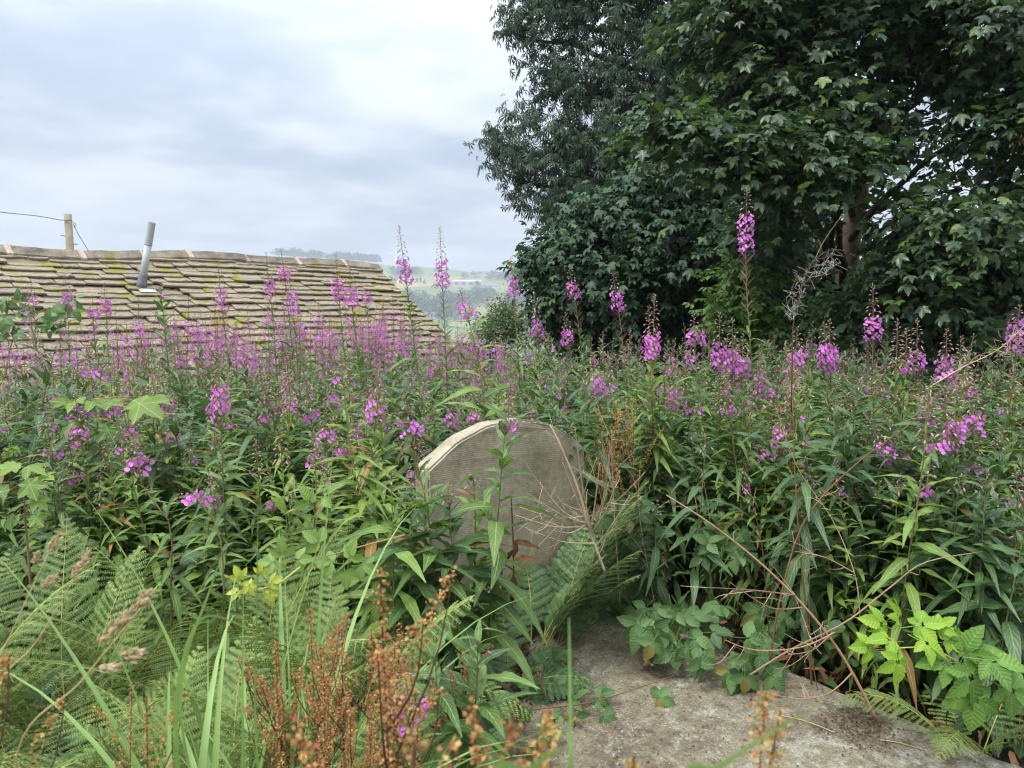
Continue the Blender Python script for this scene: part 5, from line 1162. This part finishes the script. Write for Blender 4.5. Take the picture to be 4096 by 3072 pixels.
for k in range(62):
    x = rg.uniform(2530, 3120); y = rg.uniform(2420, 2720)
    if y > 2480 + (x - 2520) * 0.52 + 60: y = 2480 + (x - 2520) * 0.5
    Y = np.interp(y, [2420, 2720], [2.98, 2.66]) + rg.normal(0, 0.03); L.append((x, y, Y, rg.uniform(0.115, 0.16), rg.uniform(-3.0, 0.2)))
bramble('green bramble with unripe berries spilling over the slab edge', [[(2960, 2560, 3.0), (2850, 2480, 3.0), (2700, 2460, 2.95), (2560, 2490, 2.95)], [(2960, 2560, 3.0), (2900, 2630, 2.9), (2780, 2660, 2.8)], [(2960, 2560, 3.0), (3050, 2620, 2.9), (3150, 2700, 2.8)]], L, berries=((2910, 2545, 2.85), (2560, 2500, 2.9), (2590, 2650, 2.8), (2650, 2485, 2.9)))
L = [(2170, 2650, 2.75, .075, 2.2), (2210, 2640, 2.75, .07, .8), (2230, 2740, 2.65, .075, -.4), (2110, 2740, 2.65, .07, 2.8), (2300, 2800, 2.6, .085, 1.0), (2370, 2820, 2.6, .085, 0.2), (2300, 2870, 2.5, .09, -1.2), (2420, 2860, 2.5, .085, -.6), (2240, 2860, 2.5, .07, 3.0), (2100, 2890, 2.4, .09, 1.6), (2060, 2960, 2.3, .11, 2.5), (2160, 2930, 2.35, .10, 0.1), (2110, 3000, 2.25, .11, -1.2), (2640, 2790, 2.6, .085, -.4), (2640, 2770, 2.65, .08, -2.2), (2960, 2740, 2.7, .08, -1.4), (2990, 2720, 2.7, .075, -.6), (2400, 2780, 2.6, .07, .5), (2040, 2860, 2.4, .07, 2.9)]
bramble('bramble runner with a dark red cane trailing across the slab', [[(1990, 2850, 2.45), (2200, 2830, 2.5), (2400, 2800, 2.56), (2700, 2700, 2.72)], [(2190, 2790, 2.58), (2160, 2720, 2.62), (2175, 2660, 2.7)], [(2100, 2880, 2.4), (2060, 3000, 2.25), (2050, 3080, 2.2)]], L, berries=((2150, 2700, 2.66), (2310, 2890, 2.45)), sc=1.45)
L = [(3590, 2470, 2.2, .09, 1.6), (3530, 2500, 2.2, .10, 2.7), (3680, 2500, 2.2, .10, .3), (3560, 2560, 2.15, .10, 2.9), (3700, 2570, 2.15, .10, -.4), (3590, 2640, 2.1, .105, -1.5), (3480, 2590, 2.15, .08, 3.0), (3800, 2560, 2.2, .085, .4), (3760, 2510, 2.2, .07, .9)]
bramble('lime green bramble shoot with hairy cane, in the shade of the fireweed', [[(3940, 2720, 2.2), (3800, 2630, 2.18), (3700, 2590, 2.17), (3500, 2600, 2.15)]], L, M_BRAML, M_RACH, 5, sc=1.35)
L = [(3860, 2610, 2.15, .13, 1.4), (3960, 2640, 2.1, .14, 0.0), (3780, 2650, 2.15, .12, 3.0), (3880, 2700, 2.1, .15, -1.3), (3900, 2790, 2.1, .14, -1.7), (4040, 2760, 2.1, .13, -.4), ]
bramble('broad bright bramble leaves behind the lime shoot', [[(4100, 2800, 2.2), (3990, 2700, 2.2), (3900, 2650, 2.18)]], L, leafmat('bramble_bright', (0.09, 0.20, 0.035), (0.16, 0.29, 0.05), (0.22, 0.34, 0.10), 0.05, 7), M_DRYD, 5, sc=1.3)
L = [(960, 2310, 2.0, .06, 1.9), (1000, 2340, 2.0, .06, -2.4), (950, 2370, 2.0, .05, 3.0), (1085, 2330, 2.0, .06, 0.6), (1080, 2370, 2.0, .055, -1.3), (1040, 2290, 2.0, .045, 1.4)]
bramble('yellow-lime bramble tip poking out of the ferns', [[(1200, 2270, 2.1), (1120, 2330, 2.05), (1050, 2355, 2.0), (930, 2380, 2.0)]], L, leafmat('bramble_yellow', (0.32, 0.38, 0.05), (0.42, 0.46, 0.07), (0.45, 0.5, 0.14), 0.05, 7), M_RACH, 5)
L = [(1130, 2220, 2.2, .09, 1.6), (1190, 2240, 2.2, .09, .2), (1090, 2250, 2.2, .085, 3.0), (1330, 2250, 2.25, .10, 2.9), (1400, 2230, 2.25, .10, 1.3), (1450, 2260, 2.25, .095, -.4), (1380, 2290, 2.2, .09, -1.4), (1280, 2170, 2.3, .11, 2.4), (1240, 2010, 2.4, .12, 1.9), (1300, 1985, 2.4, .13, .8)]
bramble('pale bramble with a reddish bristly cane in front of the broad-leaved fireweed', [[(1620, 2140, 2.35), (1450, 2185, 2.3), (1320, 2220, 2.25), (1150, 2250, 2.2)]], L, leafmat('bramble_pale', (0.15, 0.25, 0.055), (0.22, 0.33, 0.08), (0.3, 0.4, 0.15), 0.05, 7), M_REDSTEM)
L = [(rg.uniform(2380, 2640), rg.uniform(1960, 2260), 3.35 + rg.normal(0, .06), rg.uniform(.12, .16), rg.uniform(-3.1, 3.1)) for _ in range(18)]
bramble('dark bramble between the headstone and the dead stalks', [[(2560, 2400, 3.4), (2540, 2200, 3.4), (2450, 2050, 3.35)]], L, M_FWD)
L = [(rg.uniform(2780, 3160), rg.uniform(2080, 2240), 3.1 + rg.normal(0, .06), rg.uniform(.10, .14), rg.uniform(-3.1, 3.1)) for _ in range(16)]
bramble('bramble leaves in the dark gap beneath the fireweed', [[(3100, 2400, 3.1), (3020, 2250, 3.1), (2850, 2150, 3.1)]], L, M_BRAM)
L = [(rg.uniform(-20, 300), rg.uniform(1190, 1360), 6.2 + rg.normal(0, .1), rg.uniform(.14, .2), rg.uniform(-3.1, 3.1)) for _ in range(34)]
bramble('bramble climbing up the edge of the slate roof', [[(20, 1500, 6.3), (80, 1300, 6.2), (250, 1220, 6.2)]], L, M_BRAM)
# ------------------------------------------------------------------ sycamore saplings
def sapling(label, stem, leaves, mat=M_SAP):
    P = catmull([pix(*q) for q in stem], 14); base = P[0].copy(); base[2] = 0; o = thing('sycamore_sapling', label, 'sapling', base)
    P = np.concatenate([[base], P]); obj('stem', tube(P - base, np.linspace(0.0045, 0.0022, len(P)), 6), M_REDSTEM, o)
    mm = [mesh('leaf', g, mat) for g in PALM]
    for k, (x, y, Y, s, a, tiltf) in enumerate(leaves):
        p = pix(x, y, Y) - base; d = np.array([math.cos(a), -0.35, math.sin(a)]); up = np.array([0, -tiltf, 1.0]); M = basis(d, up) * s * 0.85
        q = P[np.argmin(np.linalg.norm(P - base - p, axis=1))] - base; put('leaf', mm[k % 3], o, p, M); obj('leaf_stalk', tube([q, (p + q) / 2 + [0, 0, .01], p], 0.0018, 4), M_REDSTEM, o)
sapling('young sycamore with huge brown-tinged leaves in the flower bank', [(360, 2000, 3.2), (350, 1750, 3.2), (352, 1600, 3.2)], [(350, 1600, 3.2, .17, -.2, .3), (345, 1590, 3.2, .17, 3.3, .3), (420, 1610, 3.15, .15, -.1, .4), (530, 1600, 3.1, .24, -.35, .55), (300, 1690, 3.15, .13, -2.6, .5), (280, 1610, 3.2, .12, 3.0, .6), (420, 1700, 3.15, .14, -.9, .4), (590, 1590, 3.2, .16, .1, .4)])
sapling('young yellow-green sycamore at the edge above the pale fern', [(115, 2250, 2.6), (100, 2050, 2.6), (92, 1880, 2.6)], [(85, 1870, 2.6, .13, 3.0, .4), (95, 1870, 2.6, .13, .1, .4), (110, 1915, 2.55, .13, -1.0, .8), (40, 1960, 2.55, .15, 3.3, .6), (130, 1990, 2.55, .10, -.4, .6), (10, 1930, 2.6, .13, 2.7, .6), (150, 1910, 2.6, .11, .1, .5), (60, 2060, 2.55, .10, -2.4, .6), (130, 2060, 2.55, .09, -.6, .6)])
# ------------------------------------------------------------------ dead stalks
def dead(label, polys, mat=M_DRY, r=0.004, twn=9, name='dead_stalk', tl_=0.12):
    P0 = pix(*polys[0][0]); o = thing(name, label, 'dead plant', P0)
    for k, c in enumerate(polys):
        P = catmull([pix(*q) for q in c], 22) - P0; rr_ = r * (1.0 if k == 0 else 0.5)
        s = obj('stalk', tube(P, np.linspace(rr_, rr_ * 0.4, 22), 6), mat, o)
        g = []
        for q in range(twn if k == 0 else 5):
            a = P[int(rg.integers(4, 20))]; d = nrm(P[-1] - P[0]) * 0.7 + rg.normal(0, 0.6, 3); g.append(tube(catmull([a, a + d * tl_ * 0.5 + rg.normal(0, .008, 3), a + d * tl_ * rg.uniform(.6, 1.1)], 7), np.linspace(0.0014, 0.0006, 7), 4))
        if g: obj('twig', cat(g), M_DRY, s, kind='stuff')
    return o
dead('long reddish dead stalk slanting over the slab edge to the lime shoot', [[(3512, 2890, 2.45), (3380, 2640, 2.48), (3230, 2440, 2.5), (3050, 2260, 2.52), (2850, 2100, 2.55), (2665, 1980, 2.6)], [(3180, 2380, 2.5), (3000, 2360, 2.45), (2830, 2350, 2.4)], [(3340, 2530, 2.48), (3200, 2590, 2.4), (3020, 2600, 2.35), (2900, 2560, 2.35)], [(3330, 2530, 2.48), (3250, 2600, 2.4), (3150, 2620, 2.35)], [(3210, 2430, 2.5), (3080, 2430, 2.45), (2920, 2330, 2.4)], [(3410, 2690, 2.46), (3320, 2770, 2.4), (3200, 2795, 2.35), (3030, 2765, 2.4)]], plain('russet_stalk', (0.19, 0.10, 0.055), (0.40, 0.25, 0.14), 10), 0.0058, 6)
dead('dark dead stalk running diagonally up through the fireweed', [[(3080, 2650, 2.7), (3120, 2400, 2.7), (3220, 2080, 2.75), (3420, 1860, 2.8), (3660, 1680, 2.85), (3760, 1560, 2.9)]], M_DRYD, 0.0045, 7, tl_=0.07)
dead('brown dead stalk leaning right across the dark leaves', [[(3000, 2700, 2.55), (3160, 2600, 2.55), (3380, 2490, 2.5), (3560, 2350, 2.5), (3700, 2250, 2.5), (3930, 2207, 2.5)], [(3440, 2480, 2.5), (3420, 2300, 2.52), (3330, 2080, 2.6), (3190, 1870, 2.65), (3100, 1620, 2.7)], [(3415, 2290, 2.5), (3300, 2230, 2.5), (3180, 2205, 2.5)]], M_DRY, 0.0042, 7, tl_=0.06)
dead('upright dark dead stems behind the slanting stalk', [[(3250, 2800, 2.75), (3230, 2500, 2.75), (3200, 2200, 2.75), (3180, 1900, 2.8), (3170, 1600, 2.85)], [(3290, 2850, 2.7), (3240, 2560, 2.72), (3240, 2150, 2.75)], [(3080, 2600, 2.8), (3050, 2200, 2.8), (2990, 1900, 2.85), (3010, 1600, 2.9)]], M_DRYD, 0.0045, 4, tl_=0.07)
bushy = [[(2420, 2290, 3.0), (2370, 2150, 3.0), (2310, 1950, 2.98), (2240, 1780, 2.95), (2200, 1700, 2.95)]]
for tx, ty in ((2300, 1710), (2450, 1740), (2580, 1890), (2110, 1975), (2080, 2030), (2060, 2060), (2100, 2110), (2200, 2120), (2160, 1930), (2250, 1850), (2400, 1850), (2520, 1980), (2480, 1880)):
    f = rg.uniform(0.15, 0.6); a = (2420 - 130 * f, 2290 - 380 * f); bushy.append([(a[0], a[1], 3.0), ((a[0] + tx) / 2 + rg.normal(0, 12), (a[1] + ty) / 2 + 25, 2.95), (tx, ty, 2.9)])
dead('leafless twiggy dead bush in front of the headstone corner', bushy, M_DRY, 0.0075, 10, 'dead_bush')
dead('thin pale dead stem standing behind the leafless bush', [[(2480, 2420, 3.1), (2460, 2100, 3.1), (2450, 1900, 3.1), (2445, 1720, 3.1)], [(2620, 2420, 3.2), (2570, 2150, 3.2), (2540, 1930, 3.2), (2480, 1850, 3.2)]], M_DRY, 0.003, 3)
d_ = dead('dead fireweed stalk hung with white seed fluff before the bare trunk', [[(3165, 1650, 3.4), (3170, 1400, 3.4), (3178, 1270, 3.4), (3230, 1080, 3.4), (3300, 1010, 3.4), (3360, 1000, 3.4), (3425, 1028, 3.4)]], M_DRYD, 0.0035, 2)
P0 = np.array(d_.location); fp = []
for k in range(60):
    f = rg.random(); q = np.array([np.interp(f, [0, .35, .6, .8, 1], v) for v in ([3172, 3185, 3225, 3290, 3335], [1270, 1170, 1090, 1060, 1030])]) + rg.normal(0, [17, 22])
    c = pix(q[0], q[1], 3.4 + rg.normal(0, .02)) - P0; fp.append(tube(catmull([c, c + rg.normal(0, .016, 3), c + rg.normal(0, .022, 3), c + rg.normal(0, .03, 3)], 8), 0.0007, 3, False))
obj('seed_fluff', cat(fp), M_FLUFF, d_, kind='stuff')
d_ = dead('pale twisted seeding stalk leaning in at the wood edge', [[(3700, 1560, 3.1), (3850, 1470, 3.1), (3990, 1400, 3.1), (4110, 1290, 3.1)]], M_DRY, 0.003, 8, tl_=0.05); P0 = np.array(d_.location); fp = []
for k in range(45):
    f = rg.random(); c = pix(3950 + 130 * f + rg.normal(0, 18), 1440 - 100 * f + rg.normal(0, 25), 3.1) - P0; fp.append(tube(catmull([c, c + rg.normal(0, .014, 3), c + rg.normal(0, .02, 3)], 6), 0.0008, 3, False))
obj('seed_fluff', cat(fp), M_STRAW, d_, kind='stuff')
o = thing('withered_stalk', 'withered stalk with curled rust-brown dead leaves before the headstone', 'dead plant', pix(2050, 2470, 2.75))
b_ = pix(2050, 2470, 2.75); obj('stalk', tube(catmull([np.zeros(3), pix(2055, 2250, 2.75) - b_, pix(2045, 1990, 2.75) - b_], 12), 0.003, 5), M_DRYD, o)
dl = [mesh('leaf', lance(10, 0.12, 1.2, 0.9, 0.8, k), M_DEADL) for k in range(3)]
for k, (x, y, a, s) in enumerate(((2055, 2170, .15, .10), (2060, 2160, -1.5, .10), (2060, 2240, .35, .10), (2050, 2300, -1.4, .12), (2058, 2350, -1.7, .09), (2050, 2200, -2.2, .08))):
    put('leaf', dl[k % 3], o, pix(x, y, 2.72) - b_, basis(np.array([math.cos(a), -.2, math.sin(a)]), np.array([0.1, -.8, .6])) * s)
# dry twigs lying on the slab
for k, (pp, lab) in enumerate(((((2160, 2650), (2115, 2690)), 'short straw-coloured twig lying near the bramble runner'), (((2280, 2540), (2225, 2590)), 'thin straw lying below the lacy fern'), (((3120, 2860), (3340, 2930)), 'thin dry stem lying on the open slab'), (((3520, 2960), (3700, 3000)), 'dry twig lying by the slab edge'), (((2215, 2640), (2260, 2720)), 'bent thin stem lying across the slab'))):
    def on_slab(x, y):
        d = pix(x, y, 1.0) - EYE; return EYE + d * ((0.085 - EYE[2]) / d[2])
    a, b = on_slab(*pp[0]), on_slab(*pp[1]); m = (a + b) / 2 + rg.normal(0, .008, 3) * [1, 1, 0]
    tag(obj('dry_twig', tube(catmull([a, m, b], 8), 0.0018, 5), M_STRAW), lab, 'twig')
# dead leaves and stems on the ground beyond the slab edge
lp, lm = [], []
for k in range(700):
    px, y = rg.uniform(2500, 4250), rg.uniform(1.8, 3.4); x = (px - 2048) / FPX * y; qx, qy = x - HB[0], y - HB[1]; gx = qx * cG + qy * sG
    if gx < 0.70: continue
    lp.append((x, y, rg.uniform(0.01, 0.12))); a = rg.uniform(0, 6.28); lm.append(basis(np.array([math.cos(a), math.sin(a), rg.normal(0, .4)]), np.array([rg.normal(0, .5), rg.normal(0, .5), 1])) * rg.uniform(0.05, 0.11))
tag(obj('dead_leaf_litter', inst(lance(6, 0.11, 0.6, 0.6, 0.6), lm, lp, rg.random(len(lp))), M_DEADL, kind='stuff'), 'brown dead leaves littering the dark ground beyond the slab', 'leaf litter')
# ------------------------------------------------------------------ haze
hz_m, hz_t = new_mat('haze'); pv = nd(hz_t, 'ShaderNodeVolumePrincipled'); pv.inputs['Density'].default_value = 0.00050
pv.inputs['Color'].default_value = (0.86, 0.92, 1.0, 1); pv.inputs['Anisotropy'].default_value = 0.2
ho = nd(hz_t, 'ShaderNodeOutputMaterial'); lk(hz_t, pv.outputs[0], ho.inputs['Volume'])
zs = np.array([v.co.z for v in gr.data.vertices])
hb = obj('haze', box((-9200, -9200, zs.min() - 1), (9200, 9200, max(zs.max(), 150) + 12)), hz_m, kind='stuff', smooth=False)
